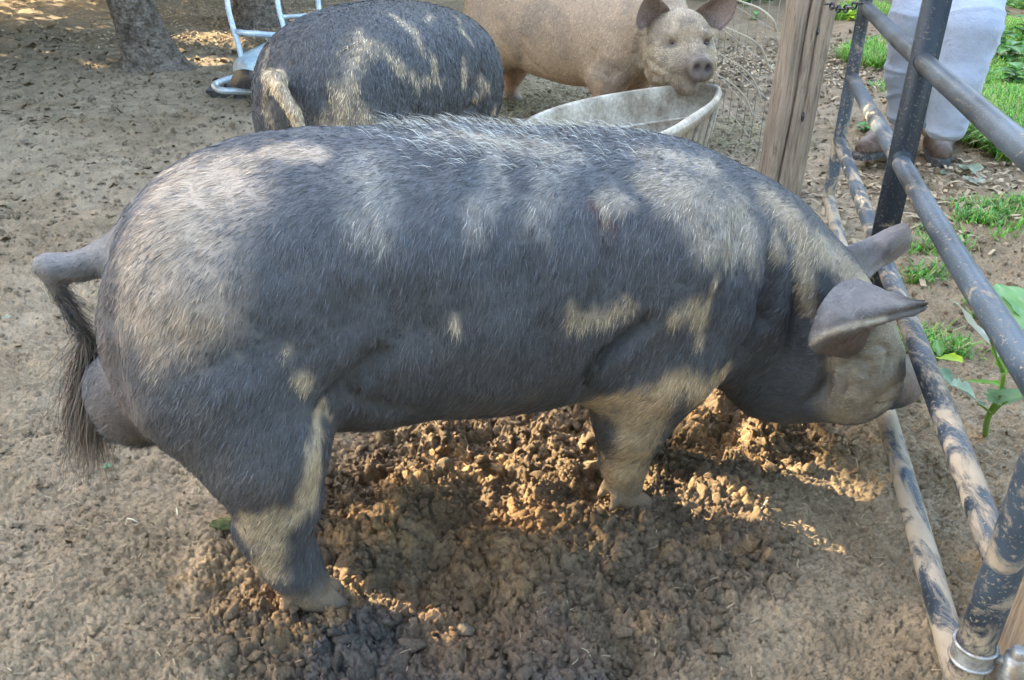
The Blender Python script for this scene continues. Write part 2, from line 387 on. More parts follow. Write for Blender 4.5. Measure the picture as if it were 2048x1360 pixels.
# ico sphere base
def ico(sub):
    import bmesh
    bm = bmesh.new(); bmesh.ops.create_icosphere(bm, subdivisions=sub, radius=1)
    V = np.array([v.co[:] for v in bm.verts]); F = np.array([[v.index for v in f.verts] for f in bm.faces]); bm.free(); return V, F
ICO1, ICO2, ICO3 = ico(1), ico(2), ico(3)
def lumps(name, x, y, r, base, variants, sink=.55, col=None, matx=None, smooth=True):
    V0, F0 = base; n = len(x); out = np.empty((n, len(V0), 3)); vi = rng.integers(0, variants, n)
    for k in range(variants):
        idx = np.where(vi == k)[0]
        if not len(idx): continue
        q = V0 * 1.0
        d = 1 + .55 * (fbm(q[:, 0] * 1.3 + k * 7, q[:, 1] * 1.3, q[:, 2] * 1.3 + 30, o=3, s=50 + k) - .5) * 1.6
        q = q * d[:, None]
        rk = np.random.default_rng(k + 200)
        for _ in range(11):      # broken faces
            pn = rk.standard_normal(3); pn /= np.linalg.norm(pn); dd = q @ pn - rk.uniform(.35, .75); q = q - np.clip(dd, 0, None)[:, None] * pn
        if len(V0) > 20: q = q * (1 + .42 * (vnoise(q[:, 0] * 3.5 + 50, q[:, 1] * 3.5, q[:, 2] * 3.5 + 9, s=k) - .5))[:, None]
        a = rng.uniform(0, 2 * math.pi, (len(idx), 3)); 
        sc_ = rng.uniform(.65, 1.25, (len(idx), 3)); sc_[:, 2] *= .8
        P = q[None] * sc_[:, None, :]
        for ax, (i, j) in enumerate(((0, 1), (1, 2), (0, 1))):
            c, s = np.cos(a[:, ax] * (1 if ax != 1 else .15))[:, None], np.sin(a[:, ax] * (1 if ax != 1 else .15))[:, None]
            A = P[..., i] * c - P[..., j] * s; B = P[..., i] * s + P[..., j] * c
            P[..., i] = A; P[..., j] = B
        out[idx] = P * r[idx, None, None]
    z = height(x, y) + r * (1 - sink) * .6
    out += np.stack([x, y, z], 1)[:, None, :]
    F = (F0[None] + (np.arange(n) * len(V0))[:, None, None]).reshape(-1, 3)
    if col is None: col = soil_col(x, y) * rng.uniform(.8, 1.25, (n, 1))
    cv = np.repeat(col, len(V0), axis=0)
    o = link(name, mesh_arr(name, out.reshape(-1, 3), [F], cv), matx or CLOD_MAT, None, smooth); return o
def scatter(n, box, prob):
    x = rng.uniform(box[0], box[1], n); y = rng.uniform(box[2], box[3], n); k = rng.uniform(0, 1, n) < prob(x, y); return x[k], y[k]
yard = lambda x, y: (np.abs(x) < .33 + .70 * y) * 1.0
xs, ys = scatter(5500, (-1.0, 1.0, .7, 2.9), lambda x, y: roughness(x, y) * .85 * yard(x, y))
rr = np.clip(rng.lognormal(math.log(.009), .5, len(xs)), .004, .022)
o = lumps('soil_clods', xs, ys, rr, ICO2, 16, smooth=False); tag(o, kind='stuff')
o['label'] = 'loose clods of dug up soil around the pig feet'
xs, ys = scatter(30000, (-1.0, 1.1, .7, 2.9), lambda x, y: (roughness(x, y) * .8 + .08) * yard(x, y))
rr = np.clip(rng.lognormal(math.log(.0048), .4, len(xs)), .003, .011)
o = lumps('crumbly_soil', xs, ys, rr, ICO1, 16, smooth=False); tag(o, kind='stuff'); o['label'] = 'crumbly lumps of dug up soil'
OCT = (np.array([(1, 0, 0), (-1, 0, 0), (0, 1, 0), (0, -1, 0), (0, 0, 1), (.5, .5, .6), (-.5, .4, .5)]) * 1.0, np.array([(0, 2, 5), (2, 4, 5), (4, 0, 5), (2, 1, 6), (1, 4, 6), (4, 2, 6), (1, 3, 4), (3, 0, 4)]))
xs, ys = scatter(260000, (-4.4, 4.4, .62, 8.0), lambda x, y: np.clip(.60 + .3 * roughness(x, y), 0, 1) * np.clip((1.5 / y) ** 1.3, .10, 1) * yard(x, y))
rr = np.clip(rng.lognormal(math.log(.0042), .55, len(xs)), .0018, .016) * (1 + .45 * np.clip(ys - 1.5, 0, 6))
o = lumps('soil_crumbs', xs, ys, rr, OCT, 12, smooth=False); tag(o, kind='stuff'); o['label'] = 'fine crumbs of dry soil over the yard'
print('terrain', time.time() - T0)
# ------------------------------------------------------------------ animal bodies (one continuous surface each, from a blended distance field)
class Frame:
    def __init__(s, O, th):
        s.O = np.array([O[0], O[1], 0.0]); c, n = math.cos(th), math.sin(th)
        s.R = np.array([[c, n, 0], [-n, c, 0], [0, 0, 1.0]])       # rows: forward, lateral, up
        s.n = s.R[1]
    def loc(s, P): return (np.asarray(P, float) - s.O) @ s.R.T
    def wor(s, P): return np.asarray(P, float) @ s.R + s.O
    def at(s, px, py, y): return s.loc(onplane(px, py, s.O + y * s.n, s.n))
def foot(f, c, d=1.0):
    """cloven trotter: two toes and two dew claws"""
    c = np.asarray(c, float)
    for sg in (-1, 1):
        f.cap(c + [.0, sg * .015, .045], c + [.040 * d, sg * .021, .016], .027, .019, .006)
        f.cap(c + [.040 * d, sg * .021, .014], c + [.056 * d, sg * .019, .006], .018, .012, .006)
        f.cap(c + [-.034 * d, sg * .022, .058], c + [-.046 * d, sg * .025, .036], .013, .008, .008)
def smin(a, b, k):
    h = np.clip(.5 + .5 * (b - a) / k, 0, 1); return b * (1 - h) + a * h - k * h * (1 - h)
class Field:
    def __init__(s, lo, hi, vox):
        s.lo = np.array(lo, float); s.vox = vox
        n = np.ceil((np.array(hi) - s.lo) / vox).astype(int) + 1; s.n = n
        ax = [(s.lo[i] + np.arange(n[i]) * vox).astype(np.float32) for i in range(3)]
        s.ax = ax
        s.X, s.Y, s.Z = np.meshgrid(*ax, indexing='ij'); s.d = np.full(s.X.shape, 1.0, np.float32)
    def _sub(s, lo, hi, pad):
        a = np.clip(np.floor((np.asarray(lo) - pad - s.lo) / s.vox).astype(int), 0, s.n - 1)
        b = np.clip(np.ceil((np.asarray(hi) + pad - s.lo) / s.vox).astype(int) + 1, 1, s.n)
        return tuple(slice(a[i], b[i]) for i in range(3))
    def merge(s, sl, v, k, sub=False):
        if sub: s.d[sl] = -smin(-s.d[sl], v, k)
        else: s.d[sl] = smin(s.d[sl], v, k)
    def ell(s, c, r, k=.04, R=None, sub=False, p=2.0):
        c = np.asarray(c, float); r = np.asarray(r, float); m = r.max()
        sl = s._sub(c - m, c + m, k * 1.5 + .02)
        P = [s.X[sl] - c[0], s.Y[sl] - c[1], s.Z[sl] - c[2]]
        if R is not None: P = [P[0] * R[i][0] + P[1] * R[i][1] + P[2] * R[i][2] for i in range(3)]
        q = [P[i] / r[i] for i in range(3)]
        k0 = np.sqrt(q[0] ** 2 + q[1] ** 2 + q[2] ** 2) + 1e-6
        k1 = np.sqrt(sum((P[i] / r[i] ** 2) ** 2 for i in range(3))) + 1e-6
        s.merge(sl, (k0 * (k0 - 1) / k1).astype(np.float32), k, sub)
    def cap(s, a, b, ra, rb, k=.03, sub=False):
        a = np.asarray(a, float); b = np.asarray(b, float); m = max(ra, rb)
        sl = s._sub(np.minimum(a, b) - m, np.maximum(a, b) + m, k * 1.5 + .02)
        ba = b - a; L2 = ba @ ba + 1e-9
        P = [s.X[sl] - a[0], s.Y[sl] - a[1], s.Z[sl] - a[2]]
        t = np.clip((P[0] * ba[0] + P[1] * ba[1] + P[2] * ba[2]) / L2, 0, 1)
        d = np.sqrt((P[0] - t * ba[0]) ** 2 + (P[1] - t * ba[1]) ** 2 + (P[2] - t * ba[2]) ** 2) - (ra + (rb - ra) * t)
        s.merge(sl, d.astype(np.float32), k, sub)
    def chain(s, pts, k=.02, first=.05):
        for i in range(len(pts) - 1):
            s.cap(pts[i][:3], pts[i + 1][:3], pts[i][3], pts[i + 1][3], first if i == 0 else k)
    def trunk(s, tab, p=2.15, k=.03):
        """tab rows: x, y, z, half height, half width (monotonic x)"""
        t = np.array(tab); x = s.ax[0].astype(float); f = spline(t, 400)
        g = [np.interp(x, f[:, 0], f[:, j]).astype(np.float32) for j in range(1, 5)]
        cy, cz, a, b = [q[:, None, None] for q in g]
        a = np.maximum(a, .01); b = np.maximum(b, .01)
        qy = np.abs(s.Y - cy) / b; qz = np.abs(s.Z - cz) / a
        d = ((qy ** p + qz ** p) ** (1 / p) - 1) * np.minimum(a, b)
        ex = np.maximum(s.X - f[-1, 0], f[0, 0] - s.X)
        d = np.maximum(d, ex)
        s.d = smin(s.d, d.astype(np.float32), k)
    def mesh(s, it=2):
        d = s.d
        for _ in range(it):
            for ax in range(3):
                q = d.copy(); a = [slice(None)] * 3; b = [slice(None)] * 3; c = [slice(None)] * 3
                a[ax] = slice(1, -1); b[ax] = slice(0, -2); c[ax] = slice(2, None)
                q[tuple(a)] = .5 * d[tuple(a)] + .25 * (d[tuple(b)] + d[tuple(c)]); d = q
        g = openvdb.FloatGrid(1.0); g.copyFromArray(np.ascontiguousarray(np.clip(d / s.vox, -4, 4)), tolerance=0)
        P, Q = g.convertToQuads(isovalue=0.0)
        return P * s.vox + s.lo, Q
def vnormals(V, Q):
    e1 = V[Q[:, 2]] - V[Q[:, 0]]; e2 = V[Q[:, 3]] - V[Q[:, 1]]; n = np.cross(e1, e2)
    N = np.zeros_like(V)
    for k in range(4): np.add.at(N, Q[:, k], n)
    return N / (np.linalg.norm(N, axis=1)[:, None] + 1e-12)
def bvh_of(V, Q): return BVHTree.FromPolygons([tuple(v) for v in V.tolist()], [tuple(q) for q in Q.tolist()])
def hit(bvh, px, py):
    d = ray(px, py); r = bvh.ray_cast(Vector(CAM), Vector(d))
    return np.array(r[0]) if r[0] is not None else None
def polyhit(bvh, pts, step=14):
    P = np.array(pts, float); out = []
    for i in range(len(P) - 1):
        n = max(1, int(np.linalg.norm(P[i + 1] - P[i]) / step))
        for k in range(n + (i == len(P) - 2)):
            q = P[i] + (P[i + 1] - P[i]) * k / n; h = hit(bvh, *q)
            if h is not None: out.append(h)
    return np.array(out) if out else None
def distpoly(V, A, chunk=40000):
    if A is None: return np.full(len(V), 9.0)
    out = np.empty(len(V))
    if len(A) == 1: return np.linalg.norm(V - A[0], axis=1)
    for s_ in range(0, len(V), chunk):
        v = V[s_:s_ + chunk]; best = np.full(len(v), 9.0)
        for i in range(len(A) - 1):
            ab = A[i + 1] - A[i]; t = np.clip(((v - A[i]) @ ab) / (ab @ ab + 1e-12), 0, 1)
            best = np.minimum(best, np.linalg.norm(v - A[i] - t[:, None] * ab, axis=1))
        out[s_:s_ + chunk] = best
    return out
def sculpt(V, Q, bvh, marks):
    """marks: (pixel polyline, width, depth) creases (<0) and swellings (>0) anchored on the surface"""
    N = vnormals(V, Q); D = np.zeros(len(V))
    for pts, wd, dp in marks:
        A = polyhit(bvh, pts)
        if A is None: continue
        dd = distpoly(V, A); g = np.exp(-(dd / wd) ** 2)
        if len(A) > 3:      # creases fade out towards their ends
            sel = np.where(g > .002)[0]
            if len(sel):
                i = np.argmin(np.linalg.norm(V[sel][:, None] - A[None], axis=2), axis=1) / (len(A) - 1)
                g[sel] *= np.sin(np.pi * np.clip(i * .92 + .04, 0, 1)) ** .6
        D += dp * g
    return V + N * D[:, None]
def r_of(marks): return min(m[1] for m in marks)
def patch_mask(V, bvh, marks, warp=.03, sharp=.35, seed=0, sc=9):
    m = np.zeros(len(V))
    wv = V + warp * np.stack([fbm(V[:, 0] * sc, V[:, 1] * sc, V[:, 2] * sc * .6, o=4, s=seed + k) - .5 for k in range(3)], 1) * 3.4
    wv[:, 2] += (fbm(V[:, 0] * 70, V[:, 1] * 70, V[:, 2] * 9, o=2, s=seed + 9) - .5) * .085 * min(1, r_of(marks) / .03)
    for pts, r in marks:
        A = polyhit(bvh, pts, 30); dd = distpoly(wv, A)
        m = np.maximum(m, 1 - sstep(r * (1 - sharp), r * (1 + sharp), dd))
    return m

def bristles(name, V, Q, col, n, dirf, L, width, parent, lift=.18, seed=1, weight=None, jit=.22, colj=.25, curl=.0, matx=None, two=None, dith=.9, short=None):
    """short hairs rooted on a surface; each a tapering bent sliver"""
    r = np.random.default_rng(seed)
    a, b, c, d = (V[Q[:, k]] for k in range(4))
    ar = .5 * np.linalg.norm(np.cross(c - a, d - b), axis=1)
    if weight is not None: ar = ar * weight[Q].mean(1)
    f = r.choice(len(Q), n, p=ar / ar.sum())
    u, v = r.random(n)[:, None], r.random(n)[:, None]
    def lerp(A): return (A[Q[f, 0]] * (1 - u) + A[Q[f, 1]] * u) * (1 - v) + (A[Q[f, 3]] * (1 - u) + A[Q[f, 2]] * u) * v
    N = vnormals(V, Q); P = lerp(V); n_ = lerp(N); n_ /= np.linalg.norm(n_, axis=1)[:, None]
    if two is None: hc = lerp(col)
    else:       # every hair is either dark or light; the share follows the patch mask, in streaks
        dk, lt, mk = two
        q = (mk[Q[f, 0]] * (1 - u[:, 0]) + mk[Q[f, 1]] * u[:, 0]) * (1 - v[:, 0]) + (mk[Q[f, 3]] * (1 - u[:, 0]) + mk[Q[f, 2]] * u[:, 0]) * v[:, 0]
        st = fbm(P[:, 0] * 42, P[:, 1] * 42, P[:, 2] * 12, o=3, s=seed + 5) - .5
        q = sstep(.12, .88, q + (r.random(n) - .5) * dith * (.3 + 1.4 * np.minimum(q, .5)) + st * 1.7 * np.clip(q * 4, 0, 1))[:, None]
        hc = lerp(dk) * (1 - q) + lerp(lt) * q
    hc = hc * (1 + colj * r.standard_normal((n, 1))).clip(.45, 1.9)
    D = dirf(P, n_); D = D + jit * r.standard_normal((n, 3))
    # clumping: neighbours share a lean
    cl = np.stack([fbm(P[:, 0] * 45, P[:, 1] * 45, P[:, 2] * 45, o=2, s=seed + 60 + k) - .5 for k in range(3)], 1); D = D + cl * .75
    T = D - n_ * (D * n_).sum(1)[:, None]; T /= np.linalg.norm(T, axis=1)[:, None] + 1e-9
    ln = (L(P) if callable(L) else np.full(n, L)) * r.uniform(.55, 1.25, n)
    if short is not None: ln[f >= short] = .009
    lf = (lift(P) if callable(lift) else lift) * r.uniform(.5, 1.6, n)
    ln = ln[:, None]; lf = lf[:, None]
    B = np.cross(T, n_); ph = r.uniform(-.9, .9, n)[:, None]; Wd = B * np.cos(ph) + n_ * np.sin(ph)
    wd = width * r.uniform(.7, 1.3, n)[:, None]
    side = B * (r.standard_normal((n, 1)) * (.12 + curl))
    p0 = P - n_ * .0015
    p1 = P + ln * (.5 * T + .5 * lf * 1.2 * n_) + side * ln * .25
    p2 = P + ln * (1.0 * T + lf * .9 * n_) + side * ln - np.array([0, 0, .06]) * ln
    X = np.stack([p0 - Wd * wd, p0 + Wd * wd, p1 + Wd * wd * .85, p1 - Wd * wd * .85, p2], 1).reshape(-1, 3)
    i = np.arange(n) * 5
    Qd = np.stack([i, i + 1, i + 2, i + 3], 1); Td = np.stack([i + 3, i + 2, i + 4], 1)
    cc = np.repeat(hc, 5, axis=0).reshape(n, 5, 3); cc[:, :2] *= .75; cc[:, 4] *= 1.15
    o = link(name, mesh_arr(name, X, [Qd, Td], cc.reshape(-1, 3).clip(0, .9)), matx or HAIR_MAT, parent)
    o['kind'] = 'stuff'; return o
def strands(name, roots, tips_dir, n, L, width, spread, colA, colB, parent, seed=3, droop=.5):
    r = np.random.default_rng(seed); k = r.random(n); A = spline(roots, 60)
    P = A[(k * 59).astype(int)] + r.standard_normal((n, 3)) * spread * .4
    D = np.asarray(tips_dir) + r.standard_normal((n, 3)) * .16
    ln = L * r.uniform(.5, 1.1, n)[:, None]; s1 = r.standard_normal((n, 3)) * .08
    p = [P]; 
    for j in range(1, 5):
        t = j / 4; p.append(P + ln * (D * t + s1 * math.sin(t * 3) + np.array([0, 0, -droop]) * t * t))
    Wd = np.cross(D, r.standard_normal((n, 3))); Wd /= np.linalg.norm(Wd, axis=1)[:, None]
    V = []; 
    for j in range(5):
        ww = width * (1 - j / 5)
        V += [p[j] - Wd * ww, p[j] + Wd * ww]
    V = np.stack(V, 1).reshape(-1, 3); i = np.arange(n) * 10
    Q = np.concatenate([np.stack([i + 2 * j, i + 2 * j + 1, i + 2 * j + 3, i + 2 * j + 2], 1) for j in range(4)])
    t = r.random((n, 1)); c = np.asarray(colA) * (1 - t) + np.asarray(colB) * t
    c = np.repeat(c, 10, axis=0)
    o = link(name, mesh_arr(name, V, [Q], c), HAIR_MAT, parent); o['kind'] = 'stuff'; return o
def sheet(net, nu=22, nv=18, thick=.006, rip=.0):
    """thin two-sided flap from a net of 3-D control points"""
    net = np.asarray(net, float); a = np.stack([spline(row, nv) for row in net]); b = np.stack([spline(a[:, j], nu) for j in range(nv)], 1)
    du = np.gradient(b, axis=0); dv = np.gradient(b, axis=1); n = np.cross(du, dv); n /= np.linalg.norm(n, axis=2)[..., None] + 1e-9
    if rip:
        b = b + n * (rip * (fbm(b[..., 0] * 30, b[..., 1] * 30, b[..., 2] * 30, o=3, s=8) - .5))[..., None]
        b = b + n * (rip * .5 * np.sin(np.linspace(0, 1, nv) * 17)[None] * np.linspace(.2, 1, nu)[:, None])[..., None]
    ed = np.ones((nu, nv)); ed[:, 0] = ed[:, -1] = ed[-1] = .15
    top = b + n * thick * .5 * ed[..., None]; bot = b - n * thick * .5 * ed[..., None]
    V = np.concatenate([top.reshape(-1, 3), bot.reshape(-1, 3)]); m = nu * nv; Q = []
    for i in range(nu - 1):
        for j in range(nv - 1):
            k = i * nv + j; Q.append((k, k + nv, k + nv + 1, k + 1)); Q.append((m + k, m + k + 1, m + k + nv + 1, m + k + nv))
    rim = [i * nv for i in range(nu)] + [(nu - 1) * nv + j for j in range(1, nv)] + [i * nv + nv - 1 for i in range(nu - 2, -1, -1)]
    for x, y in zip(rim[:-1], rim[1:]): Q.append((x, m + x, m + y, y))
    x, y = rim[-1], rim[0]
    return V, np.array(Q)
def blend_col(base, tan, m): return base * (1 - m[:, None]) + tan * m[:, None]

# ================================================================== the large pig in front
F1 = Frame((-.39, 1.25), math.radians(22))
def big_pig():
    at = F1.at
    f = Field((-.42, -.46, -.04), (1.44, .34, .90), .0062)
    f.trunk([(-.222, 0, .53, .03, .03), (-.214, 0, .53, .09, .07), (-.19, 0, .527, .155, .120), (-.145, 0, .530, .198, .160), (-.09, 0, .533, .222, .186), (0, 0, .542, .240, .212),
             (.09, 0, .545, .241, .218), (.19, 0, .535, .247, .224), (.29, 0, .522, .254, .226), (.40, 0, .512, .255, .224), (.52, 0, .502, .252, .218),
             (.64, 0, .490, .248, .210), (.75, 0, .475, .242, .196), (.86, -.015, .450, .222, .176), (.97, -.05, .405, .198, .155), (1.06, -.09, .345, .170, .135), (1.13, -.11, .30, .10, .09), (1.15, -.11, .30, .03, .03)])
    # hams and hind legs
    f.ell(at(400, 660, -.10), (.135, .115, .19), .06)
    f.chain([(*at(455, 770, -.12), .125), (*at(525, 890, -.155), .096), (*at(552, 985, -.155), .070), (*at(552, 1050, -.15), .057), (*at(582, 1120, -.15), .044), (*at(612, 1165, -.15), .040)], .03, .05)
    f.cap(at(498, 1052, -.15), at(520, 1040, -.15), .022, .03, .03)
    foot(f, at(618, 1185, -.15) * [1, 1, 0] + [0, 0, -.008])
    f.ell(at(400, 650, .11), (.12, .105, .18), .06)
    hx = .05
    f.chain([(-.02, .11, .36, .10), (-.03, .13, .25, .078), (-.06, .13, .17, .055), (-.05, .13, .09, .042), (-.03, .13, .03, .038)], .03, .06)
    foot(f, (-.03, .13, -.005))
    # shoulders and fore legs
    f.ell(at(1320, 600, -.115), (.155, .095, .20), .07)
    f.chain([(*at(1300, 740, -.12), .105), (*at(1262, 840, -.115), .068), (*at(1247, 915, -.105), .044), (*at(1248, 960, -.10), .040)], .03, .06)
    foot(f, at(1252, 992, -.10) * [1, 1, 0] + [0, 0, -.012])
    f.chain([(.70, .08, .30, .08), (.72, .08, .2, .06), (.725, .075, .1, .045), (.735, .075, .04, .042)], .03, .06)
    foot(f, (.735, .075, -.005))
    # flank fold, prepuce, scrotum
    f.ell(at(745, 800, -.05), (.10, .06, .035), .05)
    f.ell(at(252, 795, -.06), (.058, .055, .082), .018)
    f.ell(at(275, 805, .02), (.056, .05, .08), .02)
    # tail: thick root carried out, then folded down
    tl = [(*at(262, 490, -.03), .034), (*at(215, 515, -.03), .028), (*at(165, 532, -.03), .0225), (*at(118, 536, -.03), .0205), (*at(93, 530, -.03), .020)]
    f.chain(tl, .012, .02)
    tl2 = [(*at(95, 535, -.03), .017), (*at(112, 570, -.03), .013), (*at(138, 620, -.03), .010), (*at(168, 665, -.03), .008), (*at(186, 700, -.03), .006)]
    f.chain(tl2, .008, .008)
    # head
    C0 = np.array([1.084, -.158, .47]); Fw = np.array([.70, .0, -.70]); Fw /= np.linalg.norm(Fw)
    Lt = np.array([0, 1, 0.]) - Fw * Fw[1]; Lt /= np.linalg.norm(Lt); Up = np.cross(Fw, Lt) * 1.0
    if Up[0] < 0: Up = -Up
    R = np.stack([Fw, Lt, Up])
    hp = lambda a, l, u: C0 + a * Fw + l * Lt + u * Up
    f.ell(hp(.050, 0, -.105), (.120, .098, .095), .04, R)
    f.ell(hp(.115, -.045, -.15), (.115, .080, .100), .04, R)
    f.ell(hp(.115, .045, -.15), (.115, .080, .100), .04, R)
    f.cap(hp(.12, 0, -.135), hp(.262, 0, -.090), .076, .056, .025)
    f.cap(hp(.10, 0, -.19), hp(.268, 0, -.135), .075, .032, .03)
    f.ell(hp(.298, 0, -.082), (.022, .058, .056), .018, R)
    for sgn in (-1, 1):
        f.ell(hp(.319, sgn * .022, -.078), (.02, .010, .014), .008, R, sub=True)
        f.ell(hp(.10, sgn * .088, -.075), (.03, .02, .018), .02, R)           # brow
    # throat
    f.ell((1.02, -.09, .250), (.16, .105, .122), .06)
    V, Q = f.mesh(1)
    V = F1.wor(V); bv = bvh_of(V, Q)
    V = sculpt(V, Q, bv, [
        ([(1168, 792), (1182, 752), (1215, 712), (1262, 672), (1300, 640)], .014, -.034),
        ([(1190, 640), (1215, 560), (1225, 470)], .03, -.009),
        ([(1440, 752), (1490, 700), (1530, 640), (1548, 560), (1545, 520)], .017, -.032),
        ([(1590, 560), (1600, 640), (1585, 720)], .016, -.018),
        ([(1640, 600), (1655, 680), (1650, 760), (1640, 830)], .012, -.020),
        ([(655, 812), (690, 775), (735, 735), (780, 690)], .022, -.026),
        ([(700, 790), (760, 815), (830, 825)], .014, -.018),
        ([(775, 560), (785, 620), (800, 690)], .022, -.014), ([(850, 540), (845, 640), (870, 720)], .022, -.011), ([(640, 700), (700, 640), (730, 560)], .03, -.010), ([(1060, 480), (1075, 620), (1100, 740)], .03, -.009), ([(1500, 400), (1480, 480), (1470, 560)], .03, -.010),
        ([(920, 560), (925, 660)], .018, -.005), ([(1000, 530), (1010, 640)], .02, -.005),
        ([(222, 560), (212, 640), (228, 740), (262, 830)], .014, -.014),
        ([(300, 880), (350, 850), (400, 780)], .02, -.004),
        ([(320, 560), (400, 620), (450, 720)], .08, .010), ([(1400, 480), (1440, 580)], .06, .010), ([(1350, 560), (1330, 680)], .05, .008),
        ([(1690, 735), (1712, 722), (1735, 726)], .010, -.012), ([(1695, 750), (1720, 745), (1745, 750)], .006, -.006), ([(1745, 770), (1775, 745), (1805, 725)], .005, -.003), ([(1760, 800), (1790, 775), (1815, 752)], .006, -.006), ([(1725, 790), (1745, 760), (1752, 725)], .008, -.008), ([(1765, 765), (1775, 730), (1780, 700)], .007, -.006), ([(1690, 800), (1700, 770), (1690, 745)], .009, -.009), ([(1600, 820), (1640, 790), (1660, 750)], .012, -.012), ([(1740, 700), (1760, 690), (1775, 694)], .006, -.006), ([(1735, 815), (1770, 810), (1800, 800)], .006, -.005), ([(1780, 715), (1795, 705), (1808, 700)], .005, -.002), 
        ([(1560, 400), (1640, 470)], .05, .006)])
    Nn = vnormals(V, Q)
    V = V + Nn * ((fbm(V[:, 0] * 22, V[:, 1] * 22, V[:, 2] * 22, o=3, s=70) - .5) * .006 + (fbm(V[:, 0] * 8, V[:, 1] * 8, V[:, 2] * 8, o=2, s=77) - .5) * .012)[:, None]
    bv = bvh_of(V, Q)
    # ears (flaps welded into the same surface)
    A = lambda px, py, y: F1.wor(at(px, py, y))
    near = [[A(1716, 556, -.215), A(1672, 572, -.25), A(1640, 612, -.285), A(1622, 662, -.30), A(1618, 690, -.30), A(1640, 705, -.285), A(1672, 712, -.262), A(1705, 716, -.24)],
            [A(1742, 566, -.235), A(1712, 588, -.268), A(1688, 622, -.30), A(1676, 652, -.315), A(1672, 664, -.315), A(1686, 676, -.30), A(1704, 688, -.28), A(1724, 690, -.25)],
            [A(1772, 580, -.25), A(1758, 596, -.278), A(1744, 622, -.305), A(1738, 640, -.315), A(1738, 646, -.315), A(1744, 647, -.300), A(1750, 643, -.28), A(1756, 635, -.26)],
            [A(1806, 592, -.27), A(1802, 601, -.285), A(1797, 615, -.30), A(1795, 625, -.305), A(1796, 629, -.305), A(1800, 630, -.30), A(1803, 629, -.293), A(1804, 626, -.285)],
            [A(1852, 599, -.285), A(1854, 602, -.288), A(1855, 606, -.29), A(1855, 610, -.293), A(1855, 613, -.293), A(1853, 612, -.29), A(1852, 610, -.288), A(1851, 607, -.287)]]
    far = [[A(1640, 515, -.10), A(1662, 535, -.12), A(1682, 560, -.14), A(1700, 585, -.15)],
           [A(1698, 490, -.08), A(1710, 512, -.09), A(1722, 538, -.10), A(1736, 560, -.11)],
           [A(1735, 476, -.05), A(1745, 495, -.07), A(1755, 518, -.085), A(1760, 536, -.09)],
           [A(1775, 456, -.02), A(1782, 478, -.075), A(1786, 500, -.085), A(1786, 521, -.065)],
           [A(1806, 446, .0), A(1815, 462, -.05), A(1818, 480, -.06), A(1815, 499, -.045)],
           [A(1812, 450, .0), A(1818, 464, -.02), A(1820, 479, -.035), A(1816, 494, -.045)]]
    parts = [(V, Q)] + [sheet(near, 30, 30, .0065, .010), sheet(far, 24, 18, .005, .003)]
    nb = len(V)
    tan = np.array([.50, .40, .27]); pale = np.array([.47, .43, .365]); dark = np.array([.062, .066, .074]); skin = np.array([.155, .125, .115])
    def colour(V):
        two = [None, None, None]
        c = np.tile(dark, (len(V), 1)) * (.85 + .5 * fbm(V[:, 0] * 14, V[:, 1] * 14, V[:, 2] * 14, o=3, s=90))[:, None]
        dk = c.copy(); lt = c.copy(); mk = np.zeros(len(V))
        def put(c, t, m):
            nonlocal lt, mk, dk
            t = np.asarray(t)
            if t.mean() > .12:
                w_ = (m / (m + mk * .999 + 1e-6))[:, None]; lt = lt * (1 - w_) + t * w_; mk = np.maximum(mk * (1 - m * .2), m)
            else: dk = dk * (1 - m[:, None]) + t * m[:, None]; mk = mk * (1 - m)
            return blend_col(c, t, m)
        pm = lambda marks, w=.025, sh=.4, s=0, q=11: patch_mask(V, bv, [(a_, b_ * (.68 if b_ < .03 else .86)) for a_, b_ in marks], w * .8, min(.8, sh * 1.35), s, q)
        m = pm([([(300, 640), (300, 520), (350, 430), (400, 370)], .085), ([(400, 620), (380, 500)], .07), ([(430, 660)], .035), ([(430, 330), (560, 300), (620, 296)], .035), ([(350, 340), (420, 315)], .03)], .03, .5, 1)
        c = put(c, pale * np.array([.92, .79, .69]), m * .74)
        m = pm([([(742, 320), (738, 400), (735, 480)], .036), ([(985, 290), (982, 350), (975, 420)], .028), ([(948, 438), (952, 470)], .026), ([(1115, 310), (1092, 380), (1068, 460)], .034)], .018, .95, 2, 20)
        c = put(c, pale * .95, m * .36)
        m = pm([([(900, 268), (1010, 276), (1080, 285)], .034), ([(1070, 290), (1130, 310)], .03)], .02, .9, 3)
        c = put(c, np.array([.48, .43, .34]), m * .5)
        m = pm([([(1330, 350), (1400, 390), (1480, 420)], .05), ([(1400, 460), (1500, 470)], .045), ([(1240, 400), (1210, 430)], .03), ([(1300, 300), (1420, 330)], .03)], .03, .8, 4)
        c = put(c, pale * np.array([.97, .90, .80]), m * .58)
        m = pm([([(1150, 610), (1165, 632)], .022), ([(1160, 630), (1210, 625), (1250, 602)], .022), ([(1385, 615), (1400, 640), (1345, 630)], .024), ([(1400, 690), (1425, 560)], .014), ([(575, 690), (590, 720)], .014), ([(600, 745), (622, 760)], .018), ([(915, 630), (920, 650)], .014)], .02, .5, 5, 16)
        c = put(c, tan * 1.05, m * .66)
        m = pm([([(1540, 400), (1610, 460), (1680, 510), (1730, 560)], .034), ([(1600, 500), (1612, 560), (1612, 610)], .022), ([(1560, 520), (1545, 470)], .02)], .025, .6, 6)
        c = put(c, tan * 1.0, m * .72)
        m = pm([([(1185, 405), (1200, 440), (1230, 455)], .010)], .01, .6, 7, 30)
        c = put(c, np.array([.09, .04, .03]), m * .8)
